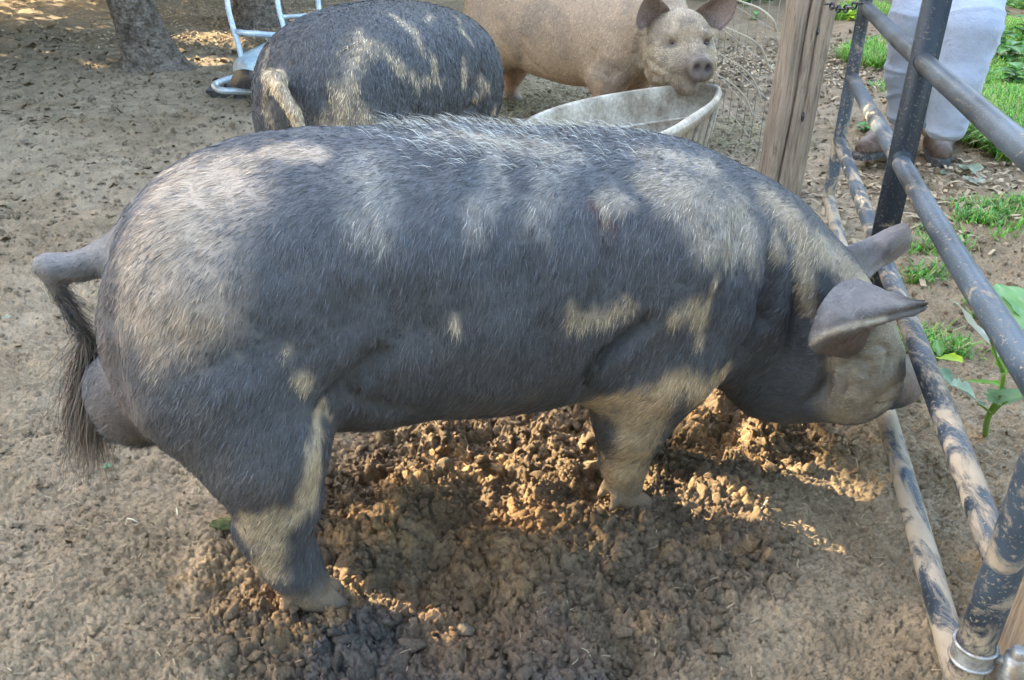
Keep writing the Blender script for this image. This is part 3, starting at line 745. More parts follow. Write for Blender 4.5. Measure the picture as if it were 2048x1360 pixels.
        m = pm([([(638, 825), (628, 880), (618, 950), (600, 1010)], .026), ([(600, 1020), (550, 1050), (500, 1060)], .036), ([(530, 1090), (540, 1140)], .03)], .02, .4, 8, 16)
        c = put(c, tan, m * .85)
        m = pm([([(1180, 815), (1300, 790), (1400, 765), (1440, 745)], .035), ([(1290, 830), (1250, 900), (1240, 960)], .06)], .02, .4, 9)
        c = put(c, tan * np.array([1, .93, .85]), m * .85)
        m = pm([([(1210, 850), (1215, 905)], .030)], .015, .4, 10); c = put(c, dark, m * .9)
        m = pm([([(1700, 830), (1720, 760), (1760, 800), (1780, 700), (1790, 660)], .055), ([(1690, 700), (1680, 740)], .03), ([(1760, 600), (1770, 640)], .03), ([(1740, 550), (1760, 580)], .02)], .02, .4, 11)
        c = put(c, np.array([.30, .25, .185]), m * .85)
        hd_ = sstep(.42, .62, fbm(V[:, 0] * 28, V[:, 1] * 28, V[:, 2] * 28, o=4, s=97)) * m; c = blend_col(c, np.array([.15, .115, .08]), hd_ * .6)
        m = pm([([(1815, 720), (1826, 780)], .032)], .01, .3, 12); c = put(c, np.array([.17, .13, .11]), m * .85)
        m = pm([([(1690, 695), (1712, 690)], .022)], .005, .4, 14); c = blend_col(c, np.array([.05, .035, .03]), m * .8)
        m = pm([([(205, 600), (212, 700)], .03), ([(235, 780), (250, 840)], .07)], .02, .4, 13); c = put(c, skin * .95, m * .6)
        z = V[:, 2]
        low = 1 - sstep(.045, .11, z + .02 * fbm(V[:, 0] * 30, V[:, 1] * 30, z * 30, s=3)); c = put(c, np.array([.21, .155, .105]), low)
        dirt = sstep(.5, .75, fbm(V[:, 0] * 5, V[:, 1] * 5, z * 5, o=4, s=95)) * (1 - sstep(.1, .5, z)) * .5; c = put(c, np.array([.23, .18, .13]), dirt)
        hf = 1 - sstep(.012, .03, z); c = blend_col(c, np.array([.13, .105, .085]), hf * .8)
        return c, dk, lt, mk
    c0, dk0, lt0, mk0 = colour(V); cols = [c0]
    tm = distpoly(V, np.array([F1.wor(p[:3]) for p in tl])) < .045
    cols[0][tm] = blend_col(cols[0][tm], np.array([.20, .185, .175]), np.full(tm.sum(), .7))
    for k, (v, q) in enumerate(parts[1:]):
        u = fbm(v[:, 0] * 40, v[:, 1] * 40, v[:, 2] * 40, s=5)
        cc = np.tile(np.array([.135, .122, .12]), (len(v), 1)) * (.7 + .6 * u)[:, None]
        vi = (np.arange(len(v)) % (900 if k == 0 else 432)) % (30 if k == 0 else 18)
        if k == 1:
            cc = cc * (.75 + .6 * np.abs(vi / 17 - .45))[:, None]
        if k == 0:
            cc = blend_col(cc, np.array([.10, .065, .055]), sstep(17, 20, vi) * .85)
            tip = F1.wor(at(1850, 605, -.29)); d = np.linalg.norm(v - tip, axis=1); t = 1 - sstep(.02, .075, d); cc = blend_col(cc, np.array([.035, .03, .03]), t * .85)
            e = polyhit(bvh_of(v, q), [(1624, 686), (1650, 668), (1700, 652), (1770, 636)], 10)
            cc = blend_col(cc, np.array([.42, .36, .28]), (1 - sstep(.003, .009, distpoly(v, e))) * .8)
        cols.append(cc)
    root = empty('pig', F1.wor((.3, 0, 0)) * np.array([1, 1, 0]))
    tag(root, 'large dark grey and tan pig standing in front, its snout at the lower gate rails', 'pig', 'pigs in the pen')
    off = 0; Vs = []; Qs = []
    for v, q in parts: Vs.append(v); Qs.append(q + off); off += len(v)
    VV = np.concatenate(Vs); QQ = np.concatenate(Qs); CC = np.concatenate(cols)
    link('body', mesh_arr('body', VV, [QQ], CC), HIDE_MAT, root)
    # coat
    Fww = F1.R.T @ Fw
    hc0 = F1.wor(hp(.12, 0, -.1)); fx = F1.R[0]; lat = F1.R[1]
    def dirf(P, N):
        loc = F1.loc(P); s, y, z = loc.T
        D = np.outer(np.ones(len(P)), -.30 * fx + np.array([0, 0, -1.0]))
        top = sstep(.45, .9, N[:, 2])[:, None]
        D = D * (1 - top) + (-fx + .12 * np.sign(y)[:, None] * lat) * top
        rump = (1 - sstep(-.1, .18, s))[:, None]; D = D + rump * (-.35 * fx)
        sh = sstep(.55, .95, s)[:, None]; D = D + sh * (-.45 * fx)
        low = (1 - sstep(.28, .42, z))[:, None]; D = D + low * np.where((s > .2)[:, None] & (s < .62)[:, None], -.9 * fx, 0)
        hd = (1 - sstep(.14, .24, np.linalg.norm(P - hc0, axis=1)))[:, None]; D = D * (1 - hd) + (-Fww + np.array([0, 0, -.5])) * hd
        tl_ = sstep(.24, .27, -s)[:, None]; D = D * (1 - tl_) + (np.array([0, 0, -.5]) - fx) * tl_
        return D
    ext = len(VV) - nb
    dkA = np.concatenate([dk0, CC[nb:]]); ltA = np.concatenate([lt0, CC[nb:]]); mkA = np.concatenate([mk0, np.zeros(ext)])
    dkA = dkA * 1.15 + np.array([.010, .011, .014]); ltA = ltA * .92 + .01
    hairc = CC.copy(); lum = hairc.mean(1)
    hairc = hairc * (1.15 + .6 * np.clip(lum * 2.5, 0, 1))[:, None] + np.array([.018, .02, .024])
    locV = F1.loc(VV)
    wgt = np.ones(len(VV)); wgt[locV[:, 1] > .06] = .35
    wgt[(locV[:, 2] < .05)] = .15; wgt[nb:] = .35
    wgt[:nb][tm] = .3
    wgt[distpoly(VV, polyhit(bv, [(1815, 720), (1826, 780)])) < .035] = .03
    wgt[:nb][distpoly(V, polyhit(bv, [(235, 780), (250, 840)])) < .06] *= .3
    def Lf(P):
        s, y, z = F1.loc(P).T
        l = .021 + .007 * (fbm(P[:, 0] * 6, P[:, 1] * 6, P[:, 2] * 6, s=9) - .3)
        l = l + .006 * sstep(.68, .78, z) * sstep(.25, .5, s) * (1 - sstep(.7, 1.0, s))
        l = np.where(s < -.28, .010, l); l = np.where(z < .12, .014, l)
        l = np.where(s > .96, .015, l)
        l = np.where(np.linalg.norm(P - hc0, axis=1) < .21, .012, l)
        return l
    keep = bristles('coat', VV, QQ, hairc, 175000, dirf, Lf, .00034, root, lift=.05, jit=.12, colj=.42, seed=11, weight=wgt, two=(dkA, ltA, mkA), short=len(Q))
    # long crest bristles along the spine
    w2 = sstep(.70, .76, VV[:, 2]) * sstep(.16, .3, locV[:, 0]) * (1 - sstep(.62, .8, locV[:, 0])) * sstep(.75, .95, vnormals(VV, QQ)[:, 2]) + 1e-9
    bristles('crest', VV, QQ, np.tile(np.array([.5, .48, .42]), (len(VV), 1)), 1500, lambda P, N: -fx + 0 * P, .030, .00045, root, lift=.5, seed=12, weight=w2)
    # tail tassel
    R1 = [F1.wor(at(a, b, -.03)) for a, b in ((172, 665), (186, 695), (190, 715), (182, 745), (170, 775))]
    strands('tassel', R1, -.22 * fx + np.array([0, 0, -.8]), 2000, .155, .0006, .010, (.04, .04, .045), (.22, .17, .13), root, 21, .25)
    R2 = [F1.wor(at(a, b, -.03)) for a, b in ((92, 545), (110, 575), (135, 620), (160, 660))]
    strands('tail_fringe', R2, .42 * fx + np.array([0, 0, -.72]), 1100, .050, .0005, .010, (.04, .04, .045), (.20, .17, .14), root, 22, .1)
    return root, bv
PIG1, BV1 = big_pig()
print('pig1', time.time() - T0)

# ================================================================== second dark pig, seen from behind
F2 = Frame((-.575, 2.83), math.radians(64))
def rear_pig():
    at = F2.at
    f = Field((-.40, -.38, -.03), (1.10, .62, .88), .0085)
    f.trunk([(q_[0] * 1.12, q_[1], q_[2], q_[3], q_[4] * 1.13) for q_ in [(-.232, 0, .50, .03, .03), (-.222, 0, .50, .10, .09), (-.19, 0, .50, .17, .15), (-.13, 0, .515, .22, .20), (-.05, 0, .525, .245, .225), (.08, 0, .53, .258, .238), (.22, 0, .525, .265, .245),
             (.36, 0, .515, .265, .245), (.48, 0, .50, .26, .24), (.60, 0, .48, .245, .225), (.70, .02, .455, .22, .19), (.78, .06, .42, .17, .15), (.83, .08, .40, .09, .08), (.84, .08, .40, .03, .03)]])
    for sg in (-1, 1):
        f.ell((-.06, sg * .12, .38), (.15, .12, .21), .06)
        f.chain([(-.04, sg * .14, .30, .10), (-.06, sg * .15, .20, .07), (-.10, sg * .15, .12, .048), (-.08, sg * .15, .03, .042)], .03, .06)
        f.ell((-.07, sg * .15, .025), (.05, .042, .03), .02)
        f.ell((.58, sg * .15, .38), (.13, .085, .19), .06)
        f.chain([(.56, sg * .15, .28, .085), (.57, sg * .15, .15, .05), (.58, sg * .15, .03, .042)], .03, .06)
        f.ell((.59, sg * .15, .022), (.05, .042, .03), .02)
    f.ell((.80, .18, .34), (.15, .13, .14), .06); f.cap((.86, .26, .28), (.94, .34, .20), .08, .055, .05)
    t_ = [(-.235, .03, .60), (-.285, .02, .62), (-.315, -.03, .60), (-.325, -.085, .54), (-.32, -.105, .46), (-.31, -.09, .38)]
    P = [np.array(q_) for q_ in t_]
    f.chain([(*p, r) for p, r in zip(P, (.030, .025, .021, .019, .017, .012))], .01, .02)
    V, Q = f.mesh(1); V = F2.wor(V); bv = bvh_of(V, Q)
    V = sculpt(V, Q, bv, [([(960, 205), (935, 222), (905, 245)], .016, -.022), ([(640, 170), (655, 215), (650, 255)], .02, -.012), ([(545, 165), (530, 215), (540, 250)], .02, -.010),
                          ([(840, 40), (880, 100), (900, 180)], .05, -.006), ([(970, 130), (950, 190)], .03, -.012), ([(690, 90), (740, 150), (760, 240)], .04, -.012), ([(880, 60), (925, 120), (930, 190)], .04, -.010), ([(800, 130), (820, 220)], .05, -.006)])
    bv = bvh_of(V, Q); tan = np.array([.46, .345, .22]); dark = np.array([.052, .053, .056])
    pm = lambda m, w_, s: patch_mask(V, bv, [(a_, b_ * .85) for a_, b_ in m], w_ * .9, .9, s, 18)
    m = pm([([(722, 80), (705, 120), (690, 170), (680, 250)], .045), ([(730, 85), (775, 105), (800, 130)], .036), ([(720, 240), (660, 255)], .05)], .02, 201)
    m = np.maximum(m, pm([([(538, 95), (526, 140), (530, 210), (548, 250)], .022), ([(780, 30), (830, 60), (845, 95)], .026), ([(855, 25), (862, 45)], .018), ([(905, 30), (940, 80)], .020)], .02, 202))
    m = np.maximum(m, pm([([(825, 145), (835, 165), (870, 155), (865, 115)], .022), ([(932, 125), (928, 165)], .018), ([(960, 155), (975, 175), (950, 195)], .026), ([(890, 160), (880, 170)], .012), ([(990, 215), (980, 240)], .02)], .02, 203))
    u = fbm(V[:, 0] * 14, V[:, 1] * 14, V[:, 2] * 14, o=3, s=90)[:, None]
    dk = np.tile(dark, (len(V), 1)) * (.8 + .6 * u); lt = np.tile(tan, (len(V), 1)) * (.7 + .5 * u); m = m * .68
    td = 1 - sstep(.03, .045, distpoly(V, np.array([F2.wor(p) for p in P]))); m = np.maximum(m, td * .9)
    c = blend_col(dk, lt, m * .8)
    root = empty('pig', F2.wor((.2, 0, 0)) * np.array([1, 1, 0]))
    tag(root, 'dark pig with tan streaks seen from behind, tail hanging, beside the white trough', 'pig', 'pigs in the pen')
    link('body', mesh_arr('body', V, [Q], c), HIDE_MAT, root)
    fx, lat = F2.R[0], F2.R[1]
    def dirf(Pp, N):
        s, y, z = F2.loc(Pp).T
        top = sstep(.4, .9, N[:, 2])[:, None]
        D = np.outer(np.ones(len(Pp)), -.35 * fx + np.array([0, 0, -1.])); return D * (1 - top) + (-fx + .5 * np.sign(y)[:, None] * lat + np.array([0, 0, -.3])) * top
    w_ = np.ones(len(V)); L_ = F2.loc(V); w_[L_[:, 0] > .75] = .3; w_[L_[:, 2] < .2] = .2
    bristles('coat', V, Q, c, 95000, dirf, .022, .0008, root, lift=.10, colj=.5, seed=31, weight=w_, two=(dk * 1.1 + .014, lt * 1.35, m), jit=.28)
    strands('tassel', np.array([F2.wor(P[-2]), F2.wor(P[-1])]), np.array([0, 0, -1.]), 500, .09, .0007, .008, (.35, .27, .18), (.16, .12, .09), root, 33)
rear_pig(); print('pig2', time.time() - T0)

# ================================================================== pale sow
F3 = Frame((-.03, 5.08), math.radians(-36))
def sow():
    at = F3.at
    f = Field((-.36, -.42, -.05), (1.62, .5, .86), .0088)
    f.trunk([(-.262, 0, .49, .03, .03), (-.252, 0, .49, .10, .09), (-.22, 0, .50, .18, .16), (-.14, 0, .515, .24, .21), (-.03, 0, .52, .265, .235), (.12, 0, .51, .275, .25), (.28, 0, .495, .285, .26),
             (.44, 0, .485, .29, .265), (.60, 0, .485, .28, .255), (.74, 0, .49, .265, .24), (.86, -.01, .50, .24, .21), (.95, -.02, .50, .20, .17), (1.0, -.02, .50, .12, .10), (1.01, -.02, .50, .03, .03)])
    for sg in (-1, 1):
        f.ell((-.06, sg * .13, .38), (.15, .11, .20), .06)
        f.chain([(-.05, sg * .14, .30, .10), (-.08, sg * .15, .19, .066), (-.11, sg * .15, .11, .046), (-.09, sg * .15, .03, .042)], .03, .06)
        f.ell((-.075, sg * .15, .02), (.052, .045, .03), .02)
        f.ell((.74, sg * .15, .38), (.13, .085, .19), .06)
        f.chain([(.72, sg * .15, .28, .09), (.73, sg * .15, .15, .055), (.74, sg * .15, .03, .045)], .03, .06)
        f.ell((.755, sg * .15, .02), (.052, .045, .03), .02)
    # head frame: facing the camera, slightly to the right, tilted down
    C0 = ondepth(1358, 88, 4.12)
    Fw = np.array([.13, -.97, -.02]); Fw /= np.linalg.norm(Fw); Lt = np.cross(Fw, [0, 0, 1.]); Lt /= np.linalg.norm(Lt); Up = np.cross(Lt, Fw)
    Rw = np.stack([Fw, Lt, Up]); R = Rw @ F3.R.T          # rows in local coordinates
    c0 = F3.loc(C0); hp = lambda a, l, u: c0 + a * R[0] + l * R[1] + u * R[2]
    hw = lambda a, l, u: C0 + a * Fw + l * Lt + u * Up
    f.cap((.90, 0, .52), hp(-.10, 0, -.02), .20, .125, .08)
    f.ell(hp(-.02, 0, .02), (.15, .155, .14), .05, R)
    f.ell(hp(.03, -.085, -.075), (.13, .095, .115), .05, R); f.ell(hp(.03, .085, -.075), (.13, .085, .11), .05, R)
    f.ell(hp(.02, 0, -.13), (.13, .13, .10), .05, R)
    f.cap(hp(.06, .0, -.045), hp(.178, -.034, -.073), .105, .066, .04)
    f.cap(hp(.05, .0, -.15), hp(.165, -.02, -.165), .08, .045, .04)
    f.ell(hp(.236, -.043, -.072), (.016, .068, .058), .006, R); f.ell(hp(.236, -.043, -.112), (.020, .045, .022), .01, R)
    f.cap(hp(.20, -.05, -.148), hp(.11, -.115, -.125), .010, .014, .015, sub=True); f.cap(hp(.20, .09, -.148), hp(.11, .135, -.125), .010, .014, .015, sub=True)         # mouth line
    for sg in (-1, 1):
        f.ell(hp(.252, -.044 + sg * .026, -.066), (.022, .013, .019), .004, R, sub=True)
        f.ell(hp(.112, sg * .080 - .012, .022), (.014, .022, .008), .010, R, sub=True)
        f.ell(hp(.095, sg * .08 - .012, .058), (.03, .04, .020), .025, R)
    V, Q = f.mesh(1); V = F3.wor(V); bv = bvh_of(V, Q)
    V = sculpt(V, Q, bv, [([(1285, 60), (1275, 110), (1300, 155)], .02, -.02), ([(1290, 100), (1310, 130), (1350, 150)], .015, -.008), ([(1380, 112), (1402, 104), (1430, 110)], .010, -.006),
                          ([(1375, 98), (1400, 92), (1425, 98)], .010, .004), ([(1330, 92), (1345, 97), (1362, 92)], .008, -.006), ([(1050, 60), (1045, 100), (1040, 150)], .03, -.014), ([(1190, 90), (1180, 150)], .03, -.012),
                          ([(1040, 100), (1075, 135), (1130, 172)], .02, -.008), ([(1240, 130), (1215, 165)], .03, -.01)])
    bv = bvh_of(V, Q)
    ER = lambda a, l, u: hw(a, l, u)
    # ears: cupped, pointing up and outward
    def ear(sg, tipd):
        rows = []
        for t, w_, cup in ((0, .080, .045), (.3, .088, .050), (.6, .066, .036), (.85, .032, .014), (1.0, .006, .002)):
            base = np.array([-.01, sg * .125, .085]); c = base + np.array(tipd) * t
            row = []
            for q in (-1, -.5, 0, .5, 1):
                row.append(ER(c[0] - cup * (1 - q * q) + .012 * q * sg, c[1] + q * w_ * .93, c[2] + (-.35 * q * sg) * w_ * .8))
            rows.append(row)
        return sheet(rows, 22, 16, .008)
    parts = [(V, Q), ear(1, (.05, .060, .150)), ear(-1, (.03, -.115, .165))]
    base = np.array([.37, .255, .165]); pale = np.array([.36, .275, .18]); nb = len(V)
    u = fbm(V[:, 0] * 7, V[:, 1] * 7, V[:, 2] * 7, o=4, s=301)[:, None]
    c = base * (.75 + .5 * u); L_ = F3.loc(V); Hc = (V - C0) @ Rw.T
    hm = (1 - sstep(.19, .27, np.linalg.norm(Hc - np.array([.05, 0, -.04]), axis=1)))
    c = blend_col(c, pale * (.8 + .4 * u), hm * .9)
    c = blend_col(c, np.array([.48, .29, .21]) * (.8 + .4 * u), (1 - sstep(.20, .30, L_[:, 2])) * .5 * (1 - hm))
    c = blend_col(c, np.array([.065, .052, .048]), (1 - sstep(.055, .100, np.linalg.norm(Hc - np.array([.215, -.038, -.08]), axis=1))) * .85)
    c = blend_col(c, np.array([.05, .04, .036]), (1 - sstep(.03, .075, np.linalg.norm(Hc - np.array([.15, -.02, -.165]), axis=1))) * .8)
    for sg in (-1, 1):
        c = blend_col(c, np.array([.045, .032, .03]), .97 - .97 * sstep(.014, .040, np.linalg.norm(Hc - np.array([.11, sg * .080 - .012, .022]), axis=1)))
        c = blend_col(c, np.array([.05, .028, .026]), 1 - sstep(.014, .024, np.linalg.norm(Hc - np.array([.240, -.044 + sg * .026, -.066]), axis=1)))
    brow = np.exp(-((Hc[:, 2] - .06) / .035) ** 2 - (Hc[:, 1] / .09) ** 2) * (Hc[:, 0] > .02) * hm; c = blend_col(c, np.array([.28, .19, .11]), brow * .8)
    sp = hm * sstep(.50, .66, fbm(V[:, 0] * 30, V[:, 1] * 30, V[:, 2] * 30, o=4, s=333)); c = blend_col(c, np.array([.13, .095, .07]), sp * .6)
    drt = sstep(.5, .7, fbm(V[:, 0] * 9, V[:, 1] * 9, V[:, 2] * 9, o=4, s=310)); c = blend_col(c, np.array([.22, .165, .12]), drt * .6)
    low = 1 - sstep(.03, .10, V[:, 2]); c = blend_col(c, np.array([.2, .15, .11]), low)
    cols = [c]
    for v, q in parts[1:]: cols.append(np.tile(np.array([.24, .165, .13]), (len(v), 1)) * (.6 + .7 * fbm(v[:, 0] * 25, v[:, 1] * 25, v[:, 2] * 25, s=8))[:, None])
    Vs, Qs, off = [], [], 0
    for v, q in parts: Vs.append(v); Qs.append(q + off); off += len(v)
    VV, QQ, CC = np.concatenate(Vs), np.concatenate(Qs), np.concatenate(cols)
    root = empty('pig', F3.wor((.35, 0, 0)) * np.array([1, 1, 0]))
    tag(root, 'pale pinkish tan pig facing the camera with its chin over the trough', 'pig', 'pigs in the pen')
    link('body', mesh_arr('body', VV, [QQ], CC), HIDE_MAT, root)
    for sg in (-1, 1):
        e = MB(); Vx, Fx = ICO2; p = hw(.106, sg * .080 - .012, .021); e.add(p + Vx * .0125, None, Fx); e.build('eye', EYE_MAT, root)
    fx, lat = F3.R[0], F3.R[1]
    def dirf(Pp, N):
        top = sstep(.4, .9, N[:, 2])[:, None]
        D = np.outer(np.ones(len(Pp)), -.5 * fx + np.array([0, 0, -1.])); D = D * (1 - top) - fx * top
        hd = (1 - sstep(.16, .24, np.linalg.norm(Pp - C0, axis=1)))[:, None]; r_ = Pp - hw(.22, -.04, -.075)
        return D * (1 - hd) + hd * r_ / (np.linalg.norm(r_, axis=1)[:, None] + 1e-6)
    w_ = np.ones(len(VV)); w_[np.linalg.norm(VV - hw(.236, -.043, -.075), axis=1) < .074] = .02; w_[VV[:, 2] < .1] = .2
    for sg in (-1, 1): w_[np.linalg.norm(VV - hw(.11, sg * .080 - .012, .022), axis=1) < .034] = .02
    bristles('coat', VV, QQ, CC * 1.25 + .02, 80000, dirf, .015, .0007, root, lift=.12, colj=.5, seed=41, weight=w_ * (1 + 3 * (np.linalg.norm(VV - C0, axis=1) < .22)))
sow(); print('pig3', time.time() - T0)

# ================================================================== gate
GX = lambda y: .450 + .237 * y
gd = np.array([.237, 1, 0]); gd /= np.linalg.norm(gd); gn = np.array([gd[1], -gd[0], 0])
RZ = (.1025, .321, .551, .784, 1.02)
YN, YM, YF = .875, 2.04, 3.14
gate = empty('gate', (GX(YM), YM, hzb(GX(YM), YM))); tag(gate, 'black tubular pen gate caked with dried mud on its lower rails', 'gate')
def mud_pipe(name, pts, r, parent, seg=20, sd_=0):
    m = MB(); P = spline(pts, 60) if len(pts) > 2 else np.linspace(pts[0], pts[1], 60)
    P = P + np.stack([fbm(P[:, 1] * 2, P[:, 2] * 2 + sd_, o=2, s=61) - .5, P[:, 0] * 0, fbm(P[:, 1] * 2, P[:, 2] * 2 + sd_, o=2, s=63) - .5], 1) * .006
    m.tube(P, r, seg); return m.build(name, RAIL_MAT, parent)
for k, z in enumerate(RZ):
    a = np.array([GX(YN), YN, z]) + gd * .012; b = np.array([GX(YF), YF, z]) - gd * .012
    mid = (a + b) / 2 + np.array([0, 0, -.006])
    mud_pipe('rail', [a, mid, b], .0215, gate, sd_=k)
for y in (YN, YF):
    m = MB(); P = np.array([GX(y), y, 0]) + np.linspace(0, 1, 30)[:, None] * np.array([0, 0, 1.0])
    P[:, 2] = np.linspace(.055 if y == YN else .075, 1.07, 30); m.tube(P, .0245 if y == YN else .0225, 22)
    m.build('upright', RAIL_MAT, gate)
# flat centre brace, welded on, with pipe ends butting against it
m = MB(); zz = (.075, 1.07)
m.box(np.array([GX(YM), YM, (zz[0] + zz[1]) / 2]), (.060, .014, zz[1] - zz[0]), np.stack([gn, gd, [0, 0, 1]]))
m.build('brace', FLAT_MAT, gate, smooth=False)
for z in RZ:
    for sgn in (-1,):
        m = MB(); c = np.array([GX(YM), YM, z]) + gd * sgn * .009; m.tube([c - gd * .004, c + gd * .004], .0250, 24); m.build('weld', FLAT_MAT, gate)
# hinge strap, ring and pin on the near upright
un = np.array([GX(YN), YN, .0]); hz0 = .165
hinge = empty('hinge_clamp', un + np.array([.03, -.01, hz0])); tag(hinge, 'galvanised hinge strap with bolt clamping the gate to the corner post', 'hinge')
m = MB(); th = np.linspace(0, 2 * math.pi, 40)
band = un + np.stack([np.cos(th) * .0275, np.sin(th) * .0275, hz0 + .0 * th], 1)
for dz in (-.014, .014):
    q = band.copy(); q[:, 2] += dz; m.tube(q, .0028, 8, cap=False)
V = []; 
for t in th: 
    for dz in (-.014, .014): V.append(un + np.array([math.cos(t) * .027, math.sin(t) * .027, hz0 + dz]))
m.add(V, [(2 * i, 2 * i + 2, 2 * i + 3, 2 * i + 1) for i in range(39)]); m.build('strap', STEEL_MAT, hinge)
m = MB(); c = un + np.array([.046, -.024, hz0]); m.tube([c + [0, 0, -.032], c + [0, 0, -.028], c + [0, 0, .016]], [.016, .016, .0155], 20); m.build('socket', STEEL_MAT, hinge)
m = MB(); m.tube([c + [0, 0, -.04], c + [0, 0, .028], c + [0, 0, .030]], [.010, .010, .0085], 20); m.build('pin', STEEL_MAT, hinge)
m = MB(); m.tube([un + [.026, -.012, hz0], c], .007, 10); m.tube([c, c + [.05, -.012, 0]], .006, 10); m.build('bolt', STEEL_MAT, hinge)

# ================================================================== posts
def post(name, base, top, wd, label, seed, cracks=True):
    base = np.asarray(base, float); top = np.asarray(top, float); ax = (top - base) / np.linalg.norm(top - base)
    u = np.array([1, 0, 0]) - ax * ax[0]; u /= np.linalg.norm(u); v = np.cross(ax, u)
    seg = 96; n = 90; V = []
    th = np.linspace(0, 2 * math.pi, seg, endpoint=False)
    sq = (np.abs(np.cos(th)) ** 7 + np.abs(np.sin(th)) ** 7) ** (-1 / 7)
    for i in range(n):
        t = i / (n - 1); c = base + (top - base) * t
        r = wd * sq * (1 + .03 * (fbm(np.cos(th) * 1.5 + seed, np.sin(th) * 1.5, np.full(seg, t * 5), o=3, s=seed) - .5))
        g = vnoise(th * 22 + .4 * math.sin(t * 3), np.full(seg, t * 3.0), s=seed + 3); r = r - wd * .05 * sstep(.6, .95, g)
        for (a0, a1, w0, dpt, t0, t1) in ((4.35, 4.5, .05, .35, 0, .8), (4.95, 5.05, .05, .25, .2, 1), (5.9, 5.8, .04, .2, 0, .6), (3.3, 3.4, .05, .2, .1, 1)):
            if cracks and t0 <= t <= t1:
                aa = a0 + (a1 - a0) * t + .03 * math.sin(t * 17 + seed); r = r - wd * dpt * np.exp(-((th - aa) / w0) ** 2) * min(1, 6 * (t - t0) + .1, 6 * (t1 - t) + .1)
        V.append(c + r[:, None] * (np.cos(th)[:, None] * u + np.sin(th)[:, None] * v))
    V = np.concatenate(V); Qd = [(i * seg + k, i * seg + (k + 1) % seg, (i + 1) * seg + (k + 1) % seg, (i + 1) * seg + k) for i in range(n - 1) for k in range(seg)]
    V = np.vstack([V, top]); Tt = [(len(V) - 1, (n - 1) * seg + k, (n - 1) * seg + (k + 1) % seg) for k in range(seg)]
    o = link(name, mesh_arr(name, V, [np.array(Qd), np.array(Tt)]), WOOD_MAT); tag(o, label, 'post'); return o
pb = onz(1553, 395); pt = ondepth(1623, 0, 3.22); ax = (pt - pb); ax = ax / ax[2]
POST = post('wooden_post', pb + ax * -.1, pb + ax * 1.6, .080, 'weathered brown wooden post with cracks and nail holes behind the big pig', 3)
for k, (px, py) in enumerate(((1637, 63), (1542, 132), (1606, 234))):
    m = MB(); c_ = ondepth(px, py, 3.0); h_ = None
    dep = bpy.context.evaluated_depsgraph_get(); me_ = POST.data; bt_ = BVHTree.FromPolygons([v.co[:] for v in me_.vertices], [p.vertices[:] for p in me_.polygons])
    r_ = bt_.ray_cast(Vector(CAM), Vector(ray(px, py)))
    if r_[0] is not None:
        Vx, Fx = ICO2; m.add(np.array(r_[0]) + Vx * [.008, .005, .012 + .004 * k], None, Fx); m.build('nail_hole', BLACK_MAT, POST)
nb_ = np.array([.838, .955, 0]); post('corner_post', nb_ + [0, 0, -.1], nb_ + [.015, .0, 1.35], .060, 'weathered wooden corner post at the bottom right, beside the hinge', 9)

# ================================================================== trough
TZ = .30
rim_px = [(1046, 256), (1075, 236), (1130, 216), (1200, 199), (1270, 187), (1340, 178), (1395, 173), (1428, 176), (1438, 186), (1428, 206), (1395, 232), (1350, 260), (1290, 286), (1210, 306), (1130, 306), (1070, 285)]
rim = np.array([onz(a, b, TZ)[:2] for a, b in rim_px]); ctr = rim.mean(0)
cl = np.vstack([rim, rim[:1]]); rr_ = spline(np.column_stack([cl, np.zeros(len(cl))]), 160)[:-1, :2]
gz = .0
trough = empty('feed_trough', (ctr[0], ctr[1], gz)); tag(trough, 'grubby white plastic feed tub with a rolled rim behind the big pig', 'trough')
def ring(scale, z, off=0): 
    q = rr_ - ctr; n = q / np.linalg.norm(q, axis=1)[:, None]; return np.column_stack([ctr + q * scale + n * off, np.full(len(q), z)])
prof = [(1.0, TZ, .020), (1.0, TZ + .014, .012), (1.0, TZ + .018, -.004), (1.0, TZ + .010, -.020), (.99, TZ - .03, -.020), (.95, .20, -.012), (.90, .14, -.012), (.86, .125, -.02), (.80, .115, -.02), (.4, .112, 0), (.01, .11, 0)]
outp = [(1.0, TZ, .020), (1.0, TZ - .028, .020), (1.0, TZ - .034, .004), (.985, TZ - .05, -.002), (.95, .18, -.002), (.89, .02, -.002), (.85, .0, -.004), (.01, .0, 0)]
for nm, pr in (('tub_lining', prof), ('tub_shell', outp)):
    V = np.concatenate([ring(*p) for p in pr]); n = len(rr_)
    Qd = [(i * n + k, i * n + (k + 1) % n, (i + 1) * n + (k + 1) % n, (i + 1) * n + k) for i in range(len(pr) - 1) for k in range(n)]
    if nm == 'tub_lining': Qd = [q[::-1] for q in Qd]
    link(nm, mesh_arr(nm, V, [np.array(Qd)]), TUB_MAT, trough)
n = len(rr_)
for k in range(0, n, 9):      # vertical stiffening ribs moulded on the outside
    q = ring(1.0, TZ - .03, .004)[k]; b = ring(.89, .02, .004)[k]; m = MB(); m.tube([q, (q + b) / 2, b], [.010, .012, .010], 8); m.build('rib', TUB_MAT, trough)
m = MB(); e = ring(1.0, TZ + .002, -.002); idx = [int(n * f_) % n for f_ in (.44, .5, .56)]
P = e[[int(n * f_) for f_ in np.linspace(.50, .66, 12)]]; m.tube(P, .016, 10, flat=.6); m.build('rim_lip', TUB_MAT, trough)
m = MB(); P = ring(.87, .165, -.02)[int(n * .1):int(n * .5)]; m.tube(P, .008, 8); m.build('inner_ridge', TUB_MAT, trough)
m = MB(); q = ring(1.0, TZ - .02, .006)[0]; m.tube([q + [-.02, -.02, 0], q], .010, 12); m.build('drain_spout', BLACK_MAT, trough)

